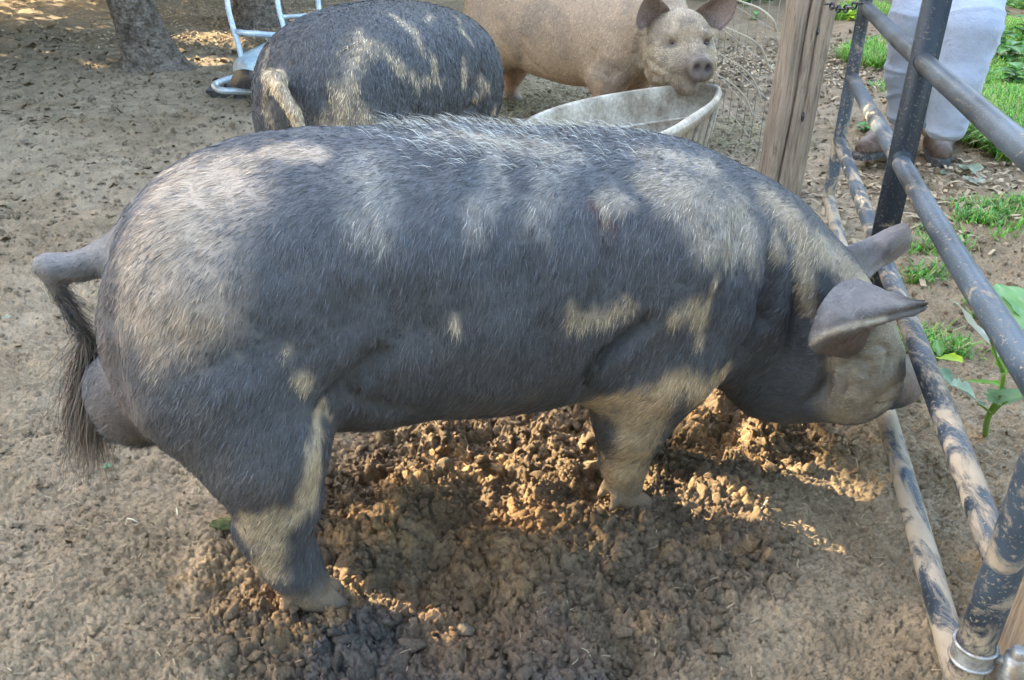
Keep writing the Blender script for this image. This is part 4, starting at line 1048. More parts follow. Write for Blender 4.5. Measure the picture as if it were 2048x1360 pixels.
# ================================================================== tube frame with hood, back left
fr = empty('metal_frame', (*wl(500, 185), 0)); tag(fr, 'pale blue grey tube frame standing on a black mat beside the dark pig', 'metal frame')
def W(px, py, t): return ondepth(px, py, t)
tb = 4.9
m = MB(); m.tube(spline([W(452, -60, 5.05), W(455, 5, 5.05), W(462, 40, 5.02), W(474, 80, 5.0), W(484, 118, 4.98)], 24), .016, 12); m.build('tube', ZINC_MAT, fr)
m = MB(); m.tube(spline([W(552, -60, 5.2), W(556, 10, 5.2), W(566, 50, 5.2), W(573, 95, 5.2)], 24), .016, 12); m.build('tube', ZINC_MAT, fr)
m = MB(); m.tube(spline([W(630, -60, 5.3), W(636, 0, 5.3), W(642, 60, 5.3)], 16), .016, 12); m.build('tube', ZINC_MAT, fr)
m = MB(); m.tube([W(470, 64, 5.0), W(566, 72, 5.05)], .017, 12); m.build('crossbar', ZINC_MAT, fr)
m = MB(); m.tube([W(566, 34, 5.2), W(640, 30, 5.3)], .014, 12); m.build('crossbar', ZINC_MAT, fr)
m = MB(); lz = .075
U_ = [onz(590, 182, lz), onz(520, 183, lz), onz(452, 182, lz), onz(432, 176, lz), onz(432, 168, lz), onz(450, 161, lz), onz(490, 150, lz), onz(600, 135, lz)]
m.tube(spline(U_, 60), .020, 12); m.build('base_loop', ZINC_MAT, fr)
for a, b in (((520, 183), None), ((450, 161), None)):
    m = MB(); q = onz(a[0], a[1], lz); m.tube([q, q * [1, 1, 0] + [0, 0, .01]], .012, 10); m.build('foot', BLACK_MAT, fr)
# black mat under the loop
mt_ = [onz(413, 193), onz(422, 182), onz(600, 140), onz(640, 197), onz(520, 198)]
m = MB(); V = [p + [0, 0, .035] for p in mt_] + [p - [0, 0, .02] for p in mt_]
m.add(V, [(i, (i + 1) % 5, 5 + (i + 1) % 5, 5 + i) for i in range(5)], [(0, 1, 2), (0, 2, 3), (0, 3, 4)])
o = m.build('rubber_mat', MATT_MAT, None, smooth=False); tag(o, 'worn black rubber mat lying under the tube frame base', 'mat')
# hood: rounded shell rising to the right
rows = []
for (a, wz) in ((0, 0), (.25, .6), (.5, .9), (.8, 1.0), (1.0, 1.02)):
    rows.append([W(448 + 12 * a + 90 * v * (1 - .1 * a), 172 - 55 * a * (1 + .9 * v) * (1 if v < .99 else 1), 4.95 + .25 * a + .05 * v) for v in (0, .25, .5, .75, 1)])
Vh, Qh = sheet([[W(455, 172, 4.9), W(480, 176, 4.85), (W(520, 178, 4.8)), W(600, 178, 4.85)],
                [W(462, 160, 4.92), W(484, 158, 4.80), W(520, 160, 4.75), W(600, 160, 4.8)],
                [W(468, 142, 4.96), W(490, 138, 4.78), W(520, 142, 4.74), W(600, 140, 4.8)]], 20, 20, .01)
o = link('seat_front', mesh_arr('seat_front', Vh, [Qh]), BLACK_MAT, fr)
Vh, Qh = sheet([[W(466, 143, 4.95), W(489, 139, 4.77), W(520, 143, 4.73), W(600, 141, 4.79)],
                [W(467, 128, 4.98), W(486, 120, 4.80), W(520, 122, 4.76), W(600, 120, 4.8)],
                [W(478, 114, 5.1), W(498, 106, 4.98), W(526, 98, 4.92), W(600, 90, 4.9)],
                [W(505, 98, 5.25), W(520, 92, 5.15), W(540, 84, 5.1), W(600, 74, 5.0)]], 24, 20, .01)
link('seat_hood', mesh_arr('seat_hood', Vh, [Qh]), BLUE_MAT, fr)

# ================================================================== trees
def leaf_quads(P, D, N, L, Wd):
    """each leaf: 4 triangles folded along the midrib"""
    B = np.cross(D, N); B /= np.linalg.norm(B, axis=1)[:, None] + 1e-9; L = L[:, None]; Wd = Wd[:, None]
    up = N * L * .08
    V = np.stack([P, P + D * L * .5 + B * Wd - up, P + D * L, P + D * L * .5 - B * Wd - up, P + D * L * .5 + up], 1)
    i = np.arange(len(P)) * 5
    T = np.concatenate([np.stack([i, i + 1, i + 4], 1), np.stack([i + 1, i + 2, i + 4], 1), np.stack([i + 2, i + 3, i + 4], 1), np.stack([i + 3, i, i + 4], 1)])
    return V.reshape(-1, 3), T
LIT = []      # places meant to be sunlit; leaves in their sun path are left out: (point, radius)
for (px, py, z, r) in ((1470, 850, .02, .060), (1400, 900, .02, .06), (1510, 900, .02, .05), (1350, 880, .02, .045), (1500, 1000, .02, .035), (1440, 1080, .02, .05), (1340, 1120, .02, .05), (1290, 1220, .02, .04), (1500, 790, .03, .05),
                       (690, 1000, .02, .05), (800, 960, .02, .05), (760, 1060, .03, .045), (860, 1010, .02, .05), (930, 950, .02, .05), (700, 1140, .02, .06), (620, 1120, .10, .05), (640, 1290, .02, .05), (560, 1270, .02, .04), (700, 1250, .02, .04), (780, 1100, .02, .04), (960, 1080, .02, .04), (1000, 930, .02, .04), (660, 1190, .03, .05), (350, 1160, .02, .03), (1270, 900, .05, .04),
                       (1940, 1110, .02, .04), (1935, 920, .02, .05)):
    LIT.append((onz(px, py, z), r))
for (px, py, t, r) in ((600, 8, 8.5, .16), (440, 50, 7.5, .13), (330, 55, 6.6, .07), (395, 40, 7.2, .09), (1745, 34, 2.55, .035), (1790, 75, 2.3, .03), (1712, 200, 2.55, .02), (1735, 250, 2.4, .02), (1760, 285, 2.3, .02), (1700, 330, 2.55, .025), (1715, 380, 2.45, .025), (1735, 440, 2.4, .025),
                       (1700, 40, 5.5, .15), (1700, 90, 5, .08), (1690, 100, 4.6, .08), (200, 145, 6.2, .10), (1330, 60, 4.0, .03), (1720, 490, 1.65, .03), (1460, 60, 4.1, .05), (1050, 150, 4.9, .05)):
    LIT.append((ondepth(px, py, t), r))
LP_ = np.array([l[0] for l in LIT]); LR_ = np.array([l[1] for l in LIT])
def keep_gap(P, pad):
    k = np.ones(len(P), bool)
    for p, r in zip(LP_, LR_):
        d = P - p; s_ = d @ S; q = np.linalg.norm(d - s_[:, None] * S, axis=1); k &= ~((q < r + pad) & (s_ > 0))
    return k
GREEN = np.array([.052, .105, .022])
def foliage(name, centres, radii, n, size, parent, seed, col=GREEN, gap=True):
    r = np.random.default_rng(seed); k = r.integers(0, len(centres), n); c = np.asarray(centres)[k]; R_ = np.asarray(radii)[k]
    d = r.standard_normal((n, 3)); d /= np.linalg.norm(d, axis=1)[:, None]; P = c + d * R_[:, None] * (r.random(n)[:, None] ** .45)
    P = P[P[:, 2] > .05]
    if gap: P = P[keep_gap(P, size * .45)]
    n = len(P); D = r.standard_normal((n, 3)); D[:, 2] -= .5; D /= np.linalg.norm(D, axis=1)[:, None]; N = r.standard_normal((n, 3)); N[:, 2] += 1; N -= D * (N * D).sum(1)[:, None]; N /= np.linalg.norm(N, axis=1)[:, None]
    L = size * r.uniform(.7, 1.3, n); V, T = leaf_quads(P, D, N, L, L * .38)
    cc = np.repeat(col * r.uniform(.6, 1.5, (n, 1)) * (1 + r.standard_normal((n, 3)) * .06), 5, axis=0).clip(0, 1)
    o = link(name, mesh_arr(name, V, [T], cc), LEAF_MAT, parent, smooth=False); o['kind'] = 'stuff'; return o
def tree(base, lean, r0, h, label, seed, crown_r, n, visible=True, size=.16, group=None):
    base = np.asarray(base, float); rt = empty('tree', base); tag(rt, label, 'tree', group)
    r = np.random.default_rng(seed); top = base + np.asarray(lean) * h
    nn = 120 if visible else 14; seg = 90 if visible else 14; V = []
    th = np.linspace(0, 2 * math.pi, seg, endpoint=False)
    for i in range(nn):
        t = (i / (nn - 1)) ** 1.6; c = base + (top - base) * t + np.array([math.sin(t * 4 + seed), math.cos(t * 3), 0]) * .05 * t * h * .3
        zz_ = t * h; rad = r0 * (1 - .55 * t) * (1 + .75 * math.exp(-zz_ / .10) + .18 * math.exp(-zz_ / .5))
        rad = rad * (1 + .10 * (fbm(np.cos(th) * 2 + seed, np.sin(th) * 2, np.full(seg, zz_), o=3, s=seed) - .5) * 2)
        if visible:
            ww = th * r0 / .035 + 1.2 * vnoise(np.cos(th) * 5, np.sin(th) * 5, np.full(seg, zz_ * 6), s=seed)
            a_, b_, c_ = worley(ww * .9 * math.pi, np.full(seg, zz_ * 17) + 0 * th, seed)
            rad = rad + .012 * sstep(.02, .3, b_ - a_) - .006
        V.append(np.stack([c[0] + rad * np.cos(th), c[1] + rad * np.sin(th), np.full(seg, c[2] - .06)], 1))
    V = np.concatenate(V); Qd = [(i * seg + k, i * seg + (k + 1) % seg, (i + 1) * seg + (k + 1) % seg, (i + 1) * seg + k) for i in range(nn - 1) for k in range(seg)]
    tr = link('trunk', mesh_arr('trunk', V, [np.array(Qd)]), BARK_MAT, rt)
    cs = []; rs = []
    for k in range(7):
        a = k * 2.4 + seed; p0 = base + (top - base) * (.55 + .06 * k); d = np.array([math.cos(a), math.sin(a), .55 + .25 * r.random()]); L = crown_r * (.55 + .4 * r.random())
        P = spline([p0, p0 + d * L * .5 + [0, 0, .05], p0 + d * L], 8); m = MB(); m.tube(P, np.linspace(r0 * .35, r0 * .08, 8), 8); m.build('branch', BARK_MAT, rt)
        for q in (.55, 1.0): cs.append(p0 + d * L * q); rs.append(crown_r * r.uniform(.38, .6))
    cs.append(top); rs.append(crown_r * .6)
    foliage('crown', cs, rs, n, size, rt, seed + 5)
tree(onz(312, 128), (-.23, .05, 1), .155, 3.8, 'leaning tree with rough grey brown bark at the upper left', 5, 2.7, 5200)
tree(onz(520, 52), (-.02, .02, 1), .19, 4.2, 'dark barked tree trunk directly behind the tube frame', 8, 2.8, 5200)
# unseen row of trees added on the sunny side to shade the pen
pd = np.array([-S[1], S[0], 0]); pd /= np.linalg.norm(pd); sdh = np.array([S[0], S[1], 0]); sdh /= np.linalg.norm(sdh)
for k in range(8):
    b = np.array([.2, 2.0, 0]) + sdh * (9.5 + .8 * (k % 2)) + pd * (-7.2 + 2.0 * k); b[2] = -.1
    rt = empty('tree', b); tag(rt, 'bushy green tree added out of view to block the sun', 'tree', 'unseen trees added to block the sun')
    m = MB(); m.tube(spline([b, b + [.05, 0, 1.5], b + [-.05, .1, 3.2], b + [0, 0, 5]], 14), np.linspace(.16, .05, 14), 10); m.build('trunk', BARK_MAT, rt)
    r = np.random.default_rng(500 + k); cs = [b + np.array([r.uniform(-1, 1), r.uniform(-1, 1), z]) for z in np.linspace(1.2, 7.5, 12)]
    foliage('crown', cs, [1.45] * 12, 6600, .27, rt, 600 + k, GREEN * .9)
for k in range(8):      # unseen trees added behind the viewer and beyond the gate to cut sky light
    a = math.radians((178, 220, 140, 95, 0, 22, -20, 45)[k]); R0 = (7.2, 7.4, 7.4, 8.6, 12.5, 12.8, 13.2, 12.0)[k]
    b = np.array([math.sin(a) * R0, 1.5 + math.cos(a) * R0, -.1])
    rt = empty('tree', b); tag(rt, 'broad leafy tree added outside the view to cut the sky light', 'tree', 'unseen trees added to cut the sky light')
    m = MB(); m.tube(spline([b, b + [.05, 0, 1.5], b + [-.05, .1, 3.0], b + [0, 0, 4.4]], 14), np.linspace(.2, .05, 14), 10); m.build('trunk', BARK_MAT, rt)
    r = np.random.default_rng(800 + k); cs = [b + np.array([r.uniform(-1.6, 1.6), r.uniform(-1.6, 1.6), z]) for z in np.linspace(.9, 5.0, 10)]
    foliage('crown', cs, [1.5] * 10, 2300, .34, rt, 900 + k, GREEN * .9, gap=False)
print('trees', time.time() - T0)

# ================================================================== person beyond the gate
def person():
    GB = .085
    A = onz(1880, 325, GB); B = onz(1745, 318, GB)
    FP = Frame((0, 0), 0)
    root = empty('person', ((A[0] + B[0]) / 2, (A[1] + B[1]) / 2, GB)); tag(root, 'person in pale blue grey trousers and brown boots standing outside the gate', 'person')
    hipc = np.array([(A[0] + B[0]) / 2 + .05, A[1] + .12, .93])
    # body: torso, arms, head
    f = Field((hipc[0] - .55, hipc[1] - .45, .35), (hipc[0] + .55, hipc[1] + .4, 1.95), .014)
    f.ell(hipc + [0, 0, .02], (.19, .13, .16), .05); f.ell(hipc + [0, 0, .25], (.175, .125, .2), .06); f.ell(hipc + [0, 0, .47], (.21, .13, .17), .06)
    f.cap(hipc + [0, 0, .6], hipc + [0, -.01, .68], .06, .055, .03)
    hd = hipc + [0, -.02, .80]; f.ell(hd, (.078, .095, .115), .02); f.ell(hd + [0, -.05, -.05], (.055, .06, .06), .02); f.cap(hd + [0, -.09, .0], hd + [0, -.108, -.025], .010, .014, .01)
    for sg in (-1, 1):
        f.ell(hd + [sg * .08, 0, -.01], (.012, .02, .032), .008)
        f.chain([(*(hipc + [sg * .2, 0, .54]), .062), (*(hipc + [sg * .27, .02, .27]), .048), (*(hipc + [sg * .26, -.08, .04]), .033), (*(hipc + [sg * .255, -.10, .0]), .03)], .02, .04)
        pm_ = hipc + [sg * .255, -.11, -.05]; f.ell(pm_, (.022, .035, .045), .015)
        for j in range(4): f.chain([(*(pm_ + [0, -.026 + .017 * j, -.03]), .009), (*(pm_ + [-sg * .01, -.026 + .017 * j, -.07 - .005 * (j in (1, 2))]), .008), (*(pm_ + [-sg * .025, -.026 + .017 * j, -.09]), .007)], .004, .005)
        f.chain([(*(pm_ + [0, -.03, .0]), .010), (*(pm_ + [-sg * .015, -.05, -.03]), .009)], .004, .006)
    V, Q = f.mesh(1); link('body', mesh_arr('body', V, [Q]), SHIRT_MAT, root); b_ = root.children[0]; b_.data.materials.append(SKIN_MAT)
    z = V[Q].mean(1); mi = ((z[:, 2] > hipc[2] + .62) | ((np.abs(z[:, 0] - hipc[0]) > .2) & (z[:, 2] < hipc[2] + .3))).astype(np.int32); b_.data.polygons.foreach_set('material_index', mi)
    f = Field(hd - [.12, .14, .1], hd + [.12, .14, .16], .008); f.ell(hd + [0, .02, .03], (.088, .102, .11), .01); f.cap(hd + [0, -.12, -.06], hd + [0, -.06, -.12], .09, .07, .01, sub=True); V, Q = f.mesh(1); link('hair', mesh_arr('hair', V, [Q]), HAIRP_MAT, root)
    # trousers: wide straight legs with folds
    f = Field((min(A[0], B[0]) - .35, A[1] - .35, .05), (max(A[0], B[0]) + .35, A[1] + .55, 1.05), .009)
    kn = lambda F_, dx, w_: F_
    LA = [onz(1882, 292, GB)]      # right-hand leg
    def leg(pts): f.chain([(*p, r) for p, r in pts], .03, .05)
    a0 = ondepth(1905, 268, 3.50); a1 = ondepth(1915, 160, 3.42); a2 = ondepth(1932, 60, 3.36)
    leg([(a0 + [-.02, .02, .02], .078), (a1 + [-.01, 0, 0], .100), (a2, .120), (hipc + [.10, 0, -.02], .13)])
    b0 = ondepth(1822, 240, 3.72); b1 = ondepth(1822, 140, 3.62); b2 = ondepth(1838, 40, 3.5)
    leg([(b0, .090), (b1, .098), (b2, .108), (hipc + [-.10, 0, -.02], .13)])
    f.ell(hipc + [0, 0, .02], (.2, .14, .14), .04)
    cut = min(a0[2], b0[2]) - .045
    f.d = np.maximum(f.d, (cut + .02 - f.Z))                                   # hems
    V, Q = f.mesh(1); N = vnormals(V, Q)
    wv = fbm(V[:, 0] * 7, V[:, 1] * 7, V[:, 2] * 16, o=3, s=401) - .5; w2 = fbm(V[:, 0] * 16, V[:, 1] * 16, V[:, 2] * 3, o=2, s=402) - .5
    w3 = 1 - np.abs(fbm(V[:, 0] * 3, V[:, 1] * 3, V[:, 2] * 9, o=2, s=405) - .5) * 9; V = V + N * (wv * .012 + w2 * .010 + np.clip(w3, 0, 1) ** 2 * .007)[:, None]
    link('trousers', mesh_arr('trousers', V, [Q]), JEAN_MAT, root)
    # boots
    def boot(heel, toe, hgt, lab=None):
        heel = np.asarray(heel); toe = np.asarray(toe); d = toe - heel; d[2] = 0; L = np.linalg.norm(d); d /= L; s_ = np.array([-d[1], d[0], 0])
        lo = np.minimum(heel, toe) - .12; hi = np.maximum(heel, toe) + .12; lo[2] = GB - .02; hi[2] = GB + .3
        f = Field(lo, hi, .006); g = lambda a, h: heel + d * a * L + np.array([0, 0, h])
        f.cap(g(.12, .065), g(.62, .060), .055, .058, .02); f.cap(g(.62, .055), g(.88, .040), .058, .046, .03); f.cap(g(.12, .06), g(.10, .24), .056, .062, .03)
        f.d = np.maximum(f.d, GB + .018 - f.Z); V, Q = f.mesh(1); N = vnormals(V, Q); V = V + N * ((fbm(V[:, 0] * 30, V[:, 1] * 30, V[:, 2] * 30, o=3, s=410) - .5) * .010)[:, None]
        bt = link('boot', mesh_arr('boot', V, [Q]), BOOT_MAT, root)
        m = MB(); th = np.linspace(0, 2 * math.pi, 40, endpoint=False); o_ = []
        for t in th:
            u_ = math.cos(t); wv_ = math.sin(t); a = .5 + .53 * u_; wd = .058 if u_ > 0 else .050; o_.append(heel + d * L * a * 1.0 + d * .01 * u_ + s_ * wd * np.sign(wv_) * abs(wv_) ** .6)
        o_ = np.array(o_); lo_ = o_.copy(); lo_[:, 2] = GB - .005; hi_ = o_.copy(); hi_[:, 2] = GB + .024
        cc = o_.mean(0); V = np.vstack([lo_, hi_, [[cc[0], cc[1], GB + .024]]]); m.add(V, [(i, (i + 1) % 40, 40 + (i + 1) % 40, 40 + i) for i in range(40)], [(40 + i, 40 + (i + 1) % 40, 80) for i in range(40)])
        s2 = link('sole', mesh_arr('sole', np.concatenate(m.V), [np.concatenate(m.Q), np.concatenate(m.T)]), SOLE_MAT, bt)
        s2.matrix_parent_inverse = (Matrix.Translation(root.location)).inverted() @ Matrix.Identity(4)
        s2.matrix_parent_inverse = bt.matrix_parent_inverse.inverted() @ Matrix.Translation(-root.location)
    boot(onz(1862, 275, GB) , onz(1880, 331, GB), .2)
    boot(onz(1812, 292, GB), onz(1716, 316, GB), .2)
person(); print('person', time.time() - T0)

# ================================================================== wire fence behind the post
fence = empty('wire_fence', onz(1500, 225)); tag(fence, 'thin wire mesh fence standing between the pale pig and the wooden post', 'fence')
fa = onz(1440, 215); fb = np.array([1.16, 3.62, 0]); fdir = fb - fa; nv = 8
m = MB(); nfw = 0
for k in range(-2, nv):
    p = fa + fdir * (k + .5) / nv; mm_ = MB(); mm_.tube([p + [0, 0, -.02], p + [0, 0, 1.25]], .0016, 5); mm_.build('wire', WIRE_MAT, fence)
for z in (.04, .16, .28, .42, .58, .76, .96, 1.2):
    mm_ = MB(); mm_.tube([fa - fdir * .28 + [0, 0, z], fb + [0, 0, z]], .0014, 5); mm_.build('wire', WIRE_MAT, fence)
def stalk(pts, r, lab):
    m = MB(); m.tube(spline(pts, 30), np.linspace(r, r * .5, 30), 8); o = m.build('dry_stalk', STRAW_MAT, None, col=np.tile([.42, .36, .27], (m.n, 1))); tag(o, lab, 'stalk', 'dry stalks leaning on the wire fence')
stalk([ondepth(1505, 232, 3.9), ondepth(1490, 195, 3.85), ondepth(1460, 165, 3.8), ondepth(1432, 150, 3.75)], .005, 'pale dry stalk arching lowest against the wire fence')
stalk([ondepth(1523, 205, 3.85), ondepth(1512, 170, 3.8), ondepth(1490, 140, 3.75), ondepth(1440, 108, 3.7)], .005, 'pale dry stalk arching second lowest against the wire fence')
stalk([ondepth(1537, 135, 3.8), ondepth(1527, 105, 3.75), ondepth(1505, 80, 3.7), ondepth(1452, 55, 3.7)], .006, 'pale dry stalk arching third from the ground beside the pig snout')
stalk([ondepth(1552, 62, 3.75), ondepth(1545, 40, 3.7), ondepth(1520, 18, 3.7), ondepth(1480, 2, 3.7), ondepth(1450, -15, 3.7)], .007, 'thick pale stalk arching highest beside the pig ear')
# chain at the far end of the gate
ch = empty('gate_chain', ondepth(1690, 6, 2.62)); tag(ch, 'dark rusty chain tying the gate to the wooden post', 'chain')
ca, cb = ondepth(1655, 6, 2.95), ondepth(1722, 4, 2.62)
for k in range(9):
    c = ca + (cb - ca) * (k + .5) / 9 + np.array([0, 0, -.02 * math.sin((k + .5) / 9 * math.pi)]); d = (cb - ca) / np.linalg.norm(cb - ca); s_ = np.array([0, 0, 1.]) if k % 2 else np.cross(d, [0, 0, 1.])
    th = np.linspace(0, 2 * math.pi, 17); m = MB(); m.tube([c + d * math.cos(t) * .024 + s_ * math.sin(t) * .011 for t in th], .0035, 6, cap=False); m.build('link', BLACK_MAT, ch)

# ================================================================== grass, weeds, leaves
def grass(name, zones, n, lab, seed, hh=.115, col=(.15, .34, .045)):
    r = np.random.default_rng(seed); P = []
    for (px, py, rx, ry, w_) in zones:
        c = onz(px, py, .05); k = int(n * w_); q = r.standard_normal((k, 2)); tf = r.random((max(4, k // 22), 2)) * 2 - 1
        t = tf[r.integers(0, len(tf), k)]; P.append(np.stack([c[0] + (t[:, 0] * rx + q[:, 0] * .022), c[1] + (t[:, 1] * ry + q[:, 1] * .022)], 1))
    P = np.concatenate(P); P = P[P[:, 0] > .45 + .237 * P[:, 1] + .03]; n = len(P); z = height(P[:, 0], P[:, 1], False)
    P3 = np.column_stack([P, z]); D = r.standard_normal((n, 3)) * .55; D[:, 2] = 1; D /= np.linalg.norm(D, axis=1)[:, None]
    L = (hh * r.uniform(.5, 1.5, n))[:, None]; B = np.cross(D, [0, 0, 1.]); B /= np.linalg.norm(B, axis=1)[:, None] + 1e-6; wd = (.0026 * r.uniform(.6, 1.5, n))[:, None]
    H_ = D * [1, 1, 0]; p1 = P3 + D * L * .5; p2 = P3 + D * L * .85 + H_ * L * .25; p3 = p2 + H_ * L * .45 - np.array([0, 0, .12]) * L
    V = np.stack([P3 - B * wd, P3 + B * wd, p1 + B * wd, p1 - B * wd, p2 + B * wd * .7, p2 - B * wd * .7, p3], 1).reshape(-1, 3); i = np.arange(n) * 7
    Q = np.concatenate([np.stack([i, i + 1, i + 2, i + 3], 1), np.stack([i + 3, i + 2, i + 4, i + 5], 1)]); T = np.stack([i + 5, i + 4, i + 6], 1)
    c = np.array(col) * r.uniform(.6, 1.6, (n, 1)) * (1 + r.standard_normal((n, 3)) * [.25, .08, .2]); yl = r.random(n) < .2; c[yl] = np.array([.42, .40, .16]) * r.uniform(.7, 1.1, (yl.sum(), 1))
    o = link(name, mesh_arr(name, V, [Q, T], np.repeat(c.clip(.01, .8), 7, axis=0)), LEAF_MAT, None, smooth=False); tag(o, lab, kind='stuff'); return o
grass('grass', [(2000, 270, .32, .40, .34), (2000, 180, .5, .55, .22), (1950, 90, .6, .7, .16), (2040, 330, .15, .16, .10), (1960, 300, .10, .2, .06), (1740, 130, .12, .35, .05), (1700, 40, .3, .5, .06), (2060, 90, .3, .4, .14), (2050, 20, .3, .6, .12)], 50000, 'fresh green grass growing outside the gate', 71)
grass('sparse_grass', [(1990, 440, .14, .10, .28), (1940, 470, .12, .10, .1), (1870, 480, .10, .10, .12), (1860, 660, .07, .07, .26), (1800, 655, .05, .07, .1), (2020, 620, .06, .1, .1), (1770, 190, .05, .2, .06), (1880, 540, .1, .06, .06)], 2600, 'sparse short grass sprouting from bare soil by the rails', 72, .045, (.13, .30, .05))
def broadleaf(P, D, L, Wd, col, parent, name='leaf', lobes=0, fold=.18, droop=.35, nseg=12):
    """one leaf blade with midrib fold, droop and toothed edge"""
    P = np.asarray(P, float); D = np.asarray(D, float); D = D / np.linalg.norm(D); s_ = np.cross(D, [0, 0, 1.]); s_ /= np.linalg.norm(s_) + 1e-9; n = np.cross(s_, D)
    V = []; 
    for i in range(nseg + 1):
        t = i / nseg; wv = Wd * (math.sin(math.pi * min(1, t ** .75 * .985 + .01)) ** .8) * (1 + .16 * lobes * math.sin(t * 26))
        c = P + D * L * t + np.array([0, 0, -droop * L * t * t]) + n * .02 * L * math.sin(t * 9)
        for q in (-1, -.5, 0, .5, 1): V.append(c + s_ * wv * q + n * (abs(q) * wv * fold * 1.5 + .05 * wv * math.sin(t * 17 + q * 4)))
    Q = [(i * 5 + k, i * 5 + k + 1, i * 5 + k + 6, i * 5 + k + 5) for i in range(nseg) for k in range(4)]
    V = np.array(V); c = np.tile(np.asarray(col, float), (len(V), 1)); c = c * (.8 + .4 * fbm(V[:, 0] * 60, V[:, 1] * 60, V[:, 2] * 60, o=2, s=4))[:, None]; c[2::5] = c[2::5] * .8 + np.array([.12, .15, .08])
    return link(name, mesh_arr(name, V, [np.array(Q)], c), LEAF_MAT, parent)
G1 = (.10, .26, .03); G2 = (.26, .38, .30); G3 = (.055, .15, .035)
def stem(pts, r, parent, col=(.20, .34, .07), name='stem'):
    m = MB(); P = spline(pts, 20); m.tube(P, np.linspace(r, r * .6, 20), 10); return m.build(name, LEAF_MAT, parent, col=np.tile(col, (m.n, 1)))
pb_ = onz(1972, 866); wd_ = empty('weed', pb_); tag(wd_, 'tall leafy weed with a thick green stem just outside the rails at the right edge', 'weed')
d0 = 1.52
top_ = ondepth(2008, 745, 1.47); mid_ = ondepth(1986, 815, 1.60)
stem([pb_ - [0, 0, .01], ondepth(1975, 840, 1.68), mid_, ondepth(2000, 790, 1.53), top_], .0065, wd_)
A_ = lambda px, py, t: ondepth(px, py, t)
def lf(p, tip, W, col, lob=1, dr=.2, par=wd_):
    p = np.asarray(p); tip = np.asarray(tip); d = tip - p; L = np.linalg.norm(d); d = d + np.array([0, 0, dr * L]); broadleaf(p, d, L, W, col, par, lobes=lob, droop=dr)
stem([A_(1982, 827, 1.61), A_(1972, 818, 1.60), A_(1955, 806, 1.58)], .003, wd_); lf(A_(1957, 808, 1.58), A_(1893, 762, 1.56), .038, (.30, .42, .31))
stem([A_(1986, 826, 1.60), A_(2000, 812, 1.56), A_(2015, 803, 1.53)], .003, wd_); lf(A_(2003, 812, 1.55), A_(2062, 775, 1.46), .045, (.20, .36, .22))
stem([A_(2006, 750, 1.48), A_(1996, 720, 1.45), A_(1980, 680, 1.42)], .003, wd_); lf(A_(1992, 716, 1.45), A_(1888, 583, 1.40), .028, (.52, .56, .48), .6, .15)
lf(A_(2006, 775, 1.52), A_(1925, 765, 1.60), .014, G1); lf(A_(2010, 745, 1.47), A_(2060, 640, 1.44), .03, G1)
lf(A_(2040, 700, 1.45), A_(1990, 560, 1.62), .032, (.16, .34, .12)); lf(A_(2050, 640, 1.5), A_(2010, 575, 1.7), .03, (.14, .32, .12))
w2 = empty('weed', onz(1872, 735)); tag(w2, 'small weed with one bright yellow green leaf beside the middle rail', 'weed')
stem([onz(1866, 745), A_(1873, 725, 1.9), A_(1880, 712, 1.86)], .002, w2); lf(A_(1876, 716, 1.86), A_(1928, 726, 1.80), .026, (.34, .52, .02), .5, .15, w2); lf(A_(1876, 735, 1.88), A_(1906, 775, 1.80), .016, (.22, .36, .25), .5, .15, w2); lf(A_(1878, 712, 1.86), A_(1872, 680, 1.95), .012, G1, .5, .15, w2)
w3 = empty('weed', onz(1876, 945)); tag(w3, 'tiny seedling on bare soil between the two lowest rails', 'weed')
for k in range(5):
    a = k * 1.3; p = onz(1877, 945) + [0, 0, .008]; broadleaf(p, (math.cos(a), math.sin(a), .5), .020, .006, (.16, .30, .16), w3, droop=.3, nseg=5)
# leafy weeds in the background greenery
r = np.random.default_rng(91); kw = 0
spots = [(1490, 12, 0, .10, 'green weed just left of the pig ear tip, behind the wire fence'), (1530, 6, 0, .12, 'green weed behind the wire fence, touching the left side of the wooden post'), (1512, 34, 0, .08, 'low green weed at the foot of the wires near the thick pale stalk'),
         (1692, 22, 1, .14, 'yellow green weed between the wooden post and the far end of the gate'), (1700, 55, 1, .10, 'smaller yellow weed just below the chain, right of the wooden post'), (1772, 24, 0, .12, 'green weed left of the trousers, above the top rail'),
         (1757, 72, 1, .10, 'yellow leaved weed between the top rail and the knee of the trousers'), (1745, 112, 0, .10, 'green weed left of the trouser leg, between the top two rails'), (1727, 264, 0, .06, 'single low weed beside the left brown boot'),
         (1990, 60, 0, .2, 'leafy weed touching the right edge of the trousers at thigh height'), (2034, 110, 0, .22, 'leafy weed at the right edge of the picture, just above the top rail'), (1985, 128, 0, .18, 'leafy weed right of the trouser leg, at knee height'),
         (2046, 40, 0, .22, 'tall leafy weed in the upper right corner of the picture'), (2012, 215, 0, .18, 'leafy weed in the grass right of the trouser hem, under the top rail'), (1964, 196, 0, .15, 'leafy weed growing against the right trouser leg near the hem'), (2015, 15, 0, .2, 'broad leaved weed at the very top, right of the trousers'), (2005, 160, 0, .2, 'broad leaved weed in the middle of the grass right of the trousers')]
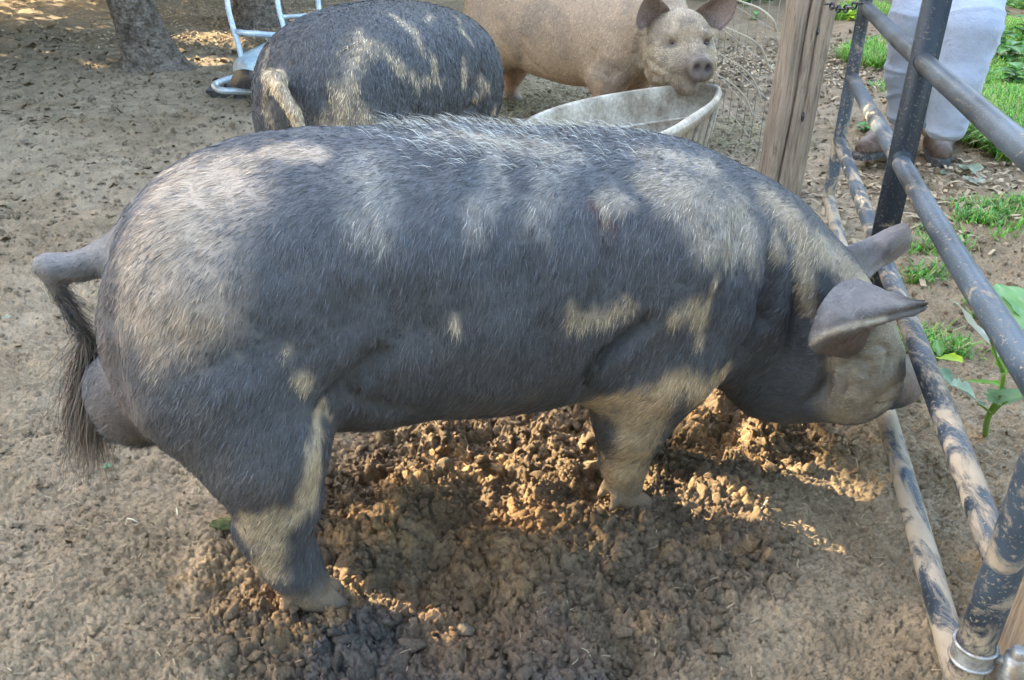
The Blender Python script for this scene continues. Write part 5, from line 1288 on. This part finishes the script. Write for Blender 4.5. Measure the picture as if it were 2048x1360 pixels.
for (px, py, yel, hh, lab) in spots:
    b = onz(px, py, .04); b[2] = hzb(b[0], b[1]); rt = empty('leafy_weed', b); tag(rt, lab, 'weed', 'leafy weeds outside the pen')
    st = stem([b, b + [.01, 0, hh * .5], b + [.0, .01, hh]], .003, rt)
    for k in range(22 if hh > .15 else 9):
        a = k * 2.4 + px; z = hh * (.15 + .85 * k / (22 if hh > .15 else 9)); L = r.uniform(.06, .10) * (1.5 if hh > .15 else .8)
        broadleaf(b + [0, 0, z], (math.cos(a), math.sin(a), r.uniform(.1, .6)), L, L * .36, (np.array([.38, .52, .03]) if yel else np.array(G3) * 1.25) * r.uniform(.8, 1.8), rt, droop=.35, nseg=6, lobes=.5)
# fallen leaves on the ground
def fallen(px, py, size, col, lab, seed, n=3, grp=None):
    c = onz(px, py, .0); c[2] = hz(c[0], c[1]) + .010; rr_ = np.random.default_rng(seed); th = np.linspace(0, 2 * math.pi, 41)[:-1]
    rad = size * (.55 + .45 * np.abs(np.cos(th * 2.5 + seed)) ** .8) * (1 + .1 * rr_.standard_normal(40)); V = [c + [0, 0, .004]]
    for f_ in (.5, 1.0):
        for t, q in zip(th, rad): V.append(c + np.array([math.cos(t) * q * f_, math.sin(t) * q * f_, .35 * size * f_ * f_ * (.5 + .5 * math.sin(2 * t + seed)) + .06 * size * math.sin(5 * t)]))
    T = [(0, 1 + k, 1 + (k + 1) % 40) for k in range(40)]; Qd = [(1 + k, 41 + k, 41 + (k + 1) % 40, 1 + (k + 1) % 40) for k in range(40)]
    V = np.array(V); cc = np.tile(np.asarray(col, float), (len(V), 1)) * rr_.uniform(.8, 1.2, (len(V), 1))
    o = link('fallen_leaf', mesh_arr('fallen_leaf', V, [np.array(Qd), np.array(T)], cc), LEAF_MAT); tag(o, lab, 'leaf', grp)
fallen(1928, 380, .055, (.34, .40, .28), 'pale green lobed leaf lying on bare soil near the brown boot', 1)
fallen(1935, 402, .045, (.40, .44, .34), 'curled grey green leaf just in front of the pale lobed leaf', 2)
fallen(1882, 378, .028, (.36, .42, .30), 'small pale leaf on the soil between the boots and the middle rail', 3)
fallen(217, 946, .012, (.22, .36, .20), 'small green leaf lying below the big pig tail', 4)
fallen(15, 650, .014, (.34, .36, .26), 'pale crumpled leaf on the soil at the far left edge', 5)
fallen(50, 290, .022, (.16, .15, .11), 'brown leaf on the grey soil at the upper left', 6)
fallen(1715, 600, .012, (.4, .36, .26), 'light dry leaf scrap behind the near ear', 7) if False else None
m = MB(); g0 = onz(455, 1070); g0[2] = hz(g0[0], g0[1]); Vx, Fx = ICO3
for k in range(1):
    q = Vx * [.030, .014, .013]; q = q * (1 + .35 * (fbm(Vx[:, 0] * 4, Vx[:, 1] * 4, Vx[:, 2] * 4, o=3, s=6) - .5))[:, None]; m.add(q + g0 + [0, 0, .010], None, Fx)
o = m.build('dropping', CLOD_MAT, None, col=np.tile([.12, .145, .07], (m.n, 1)) * (.6 + .9 * rng.random((m.n, 1)))); tag(o, 'small greenish dropping on the soil behind the hind foot', 'dropping')
# one big clod
for (px, py, rx, lab) in ((890, 955, .026, 'large upright clod of soil under the belly of the big pig'), (1010, 1255, .0, ''), (930, 1262, .022, 'pale flat clod in the foreground soil below the pig belly')):
    if rx == 0: continue
    c = onz(px, py); c[2] = hz(c[0], c[1]) + rx * .3; q = Vx * [rx * .8, rx * .8, rx * 1.2 if 'upright' in lab else rx * .6]
    for _ in range(8):
        pn = rng.standard_normal(3); pn /= np.linalg.norm(pn); dd = q @ pn - rx * rng.uniform(.5, .8); q = q - np.clip(dd, 0, None)[:, None] * pn
    q = q * (1 + .3 * (fbm(Vx[:, 0] * 3, Vx[:, 1] * 3, Vx[:, 2] * 3, o=4, s=int(px)) - .5))[:, None]
    m = MB(); m.add(q + c, None, Fx); o = m.build('soil_clod', CLOD_MAT, None, smooth=False, col=np.tile([.27, .215, .15], (m.n, 1))); tag(o, lab, 'clod')
# straw scraps strewn over the soil, and the trampled hay round the trough
def straw(name, n, zone, lab, seed, L0=.03, cols=((.50, .42, .27), (.36, .29, .18)), wd=.0011, lift=.0):
    r = np.random.default_rng(seed); c = np.array([onz(*zone[i][:2]) for i in range(len(zone))]); k = r.choice(len(zone), n, p=np.array([z[3] for z in zone]) / sum(z[3] for z in zone)); R_ = np.array([z[2] for z in zone])[k]
    P = c[k] + np.column_stack([r.standard_normal(n) * R_, r.standard_normal(n) * R_, np.zeros(n)]); P[:, 2] = height(P[:, 0], P[:, 1]) + .003 + lift * r.random(n)
    a = r.uniform(0, 2 * math.pi, n); L = (L0 * r.uniform(.3, 1.6, n))[:, None]; D = np.column_stack([np.cos(a), np.sin(a), r.standard_normal(n) * .18]); B = np.column_stack([-np.sin(a), np.cos(a), np.zeros(n)]); bn = B * L * r.standard_normal((n, 1)) * .07
    w_ = wd * r.uniform(.6, 1.5, (n, 1)); z = np.array([0, 0, 1.])
    V = np.stack([P - D * L * .5 - B * w_, P - D * L * .5 + B * w_, P + bn + B * w_ + z * w_, P + bn - B * w_ + z * w_, P + D * L * .5 + B * w_, P + D * L * .5 - B * w_], 1).reshape(-1, 3); i = np.arange(n) * 6
    Q = np.concatenate([np.stack([i, i + 1, i + 2, i + 3], 1), np.stack([i + 3, i + 2, i + 4, i + 5], 1)])
    t = r.random((n, 1)); cc = np.repeat(np.array(cols[0]) * t + np.array(cols[1]) * (1 - t), 6, axis=0)
    o = link(name, mesh_arr(name, V, [Q], cc), STRAW_MAT, None, smooth=False); tag(o, lab, kind='stuff')
straw('straw_bits', 1500, [(300, 1150, .35, 1), (200, 900, .35, 1), (1650, 1050, .14, .6), (1700, 930, .12, .4), (1350, 1250, .2, .5), (150, 500, .8, .8), (1930, 1000, .10, .5), (1960, 500, .35, 1), (1750, 870, .06, .6)], 'scattered scraps of pale straw on the soil', 81, .015, ((.40, .33, .21), (.28, .22, .14)), .0007)
straw('trampled_hay', 6500, [(1120, 130, .45, 1), (1090, 215, .3, 1), (1470, 270, .25, .5), (960, 20, .6, .5)], 'trampled dark hay on the ground around the trough', 82, .05, ((.36, .31, .17), (.13, .125, .07)), .0022, .03)
straw('dry_leaf_litter', 5000, [(470, 60, .8, 1), (350, 40, .8, .6), (600, 5, .8, 1), (1640, 150, .5, .8), (1760, 400, .25, .3), (1900, 420, .35, .2), (1480, 120, .5, .6)], 'dry leaf litter and straw around the trees and fence', 83, .045, ((.44, .33, .20), (.20, .15, .10)), .006, .02)
for (x0, y0, x1, y1, lab) in ((258, 1052, 280, 1058, 'short pale straw lying crosswise on the soil behind the hind leg'), (356, 1030, 359, 1048, 'short pale straw pointing away on the soil behind the hind leg'), (1515, 1052, 1535, 1030, 'pale green straw stuck in the soil right of the fore leg')):
    a, b = onz(x0, y0), onz(x1, y1); a[2] = hz(a[0], a[1]) + .004; b[2] = hz(b[0], b[1]) + .006; m = MB(); m.tube([a, (a + b) / 2 + [0, 0, .003], b], .0016, 6); o = m.build('straw', STRAW_MAT, None, col=np.tile([.55, .5, .36], (m.n, 1))); tag(o, lab, 'straw')
print('plants', time.time() - T0)

print('script', time.time() - T0)
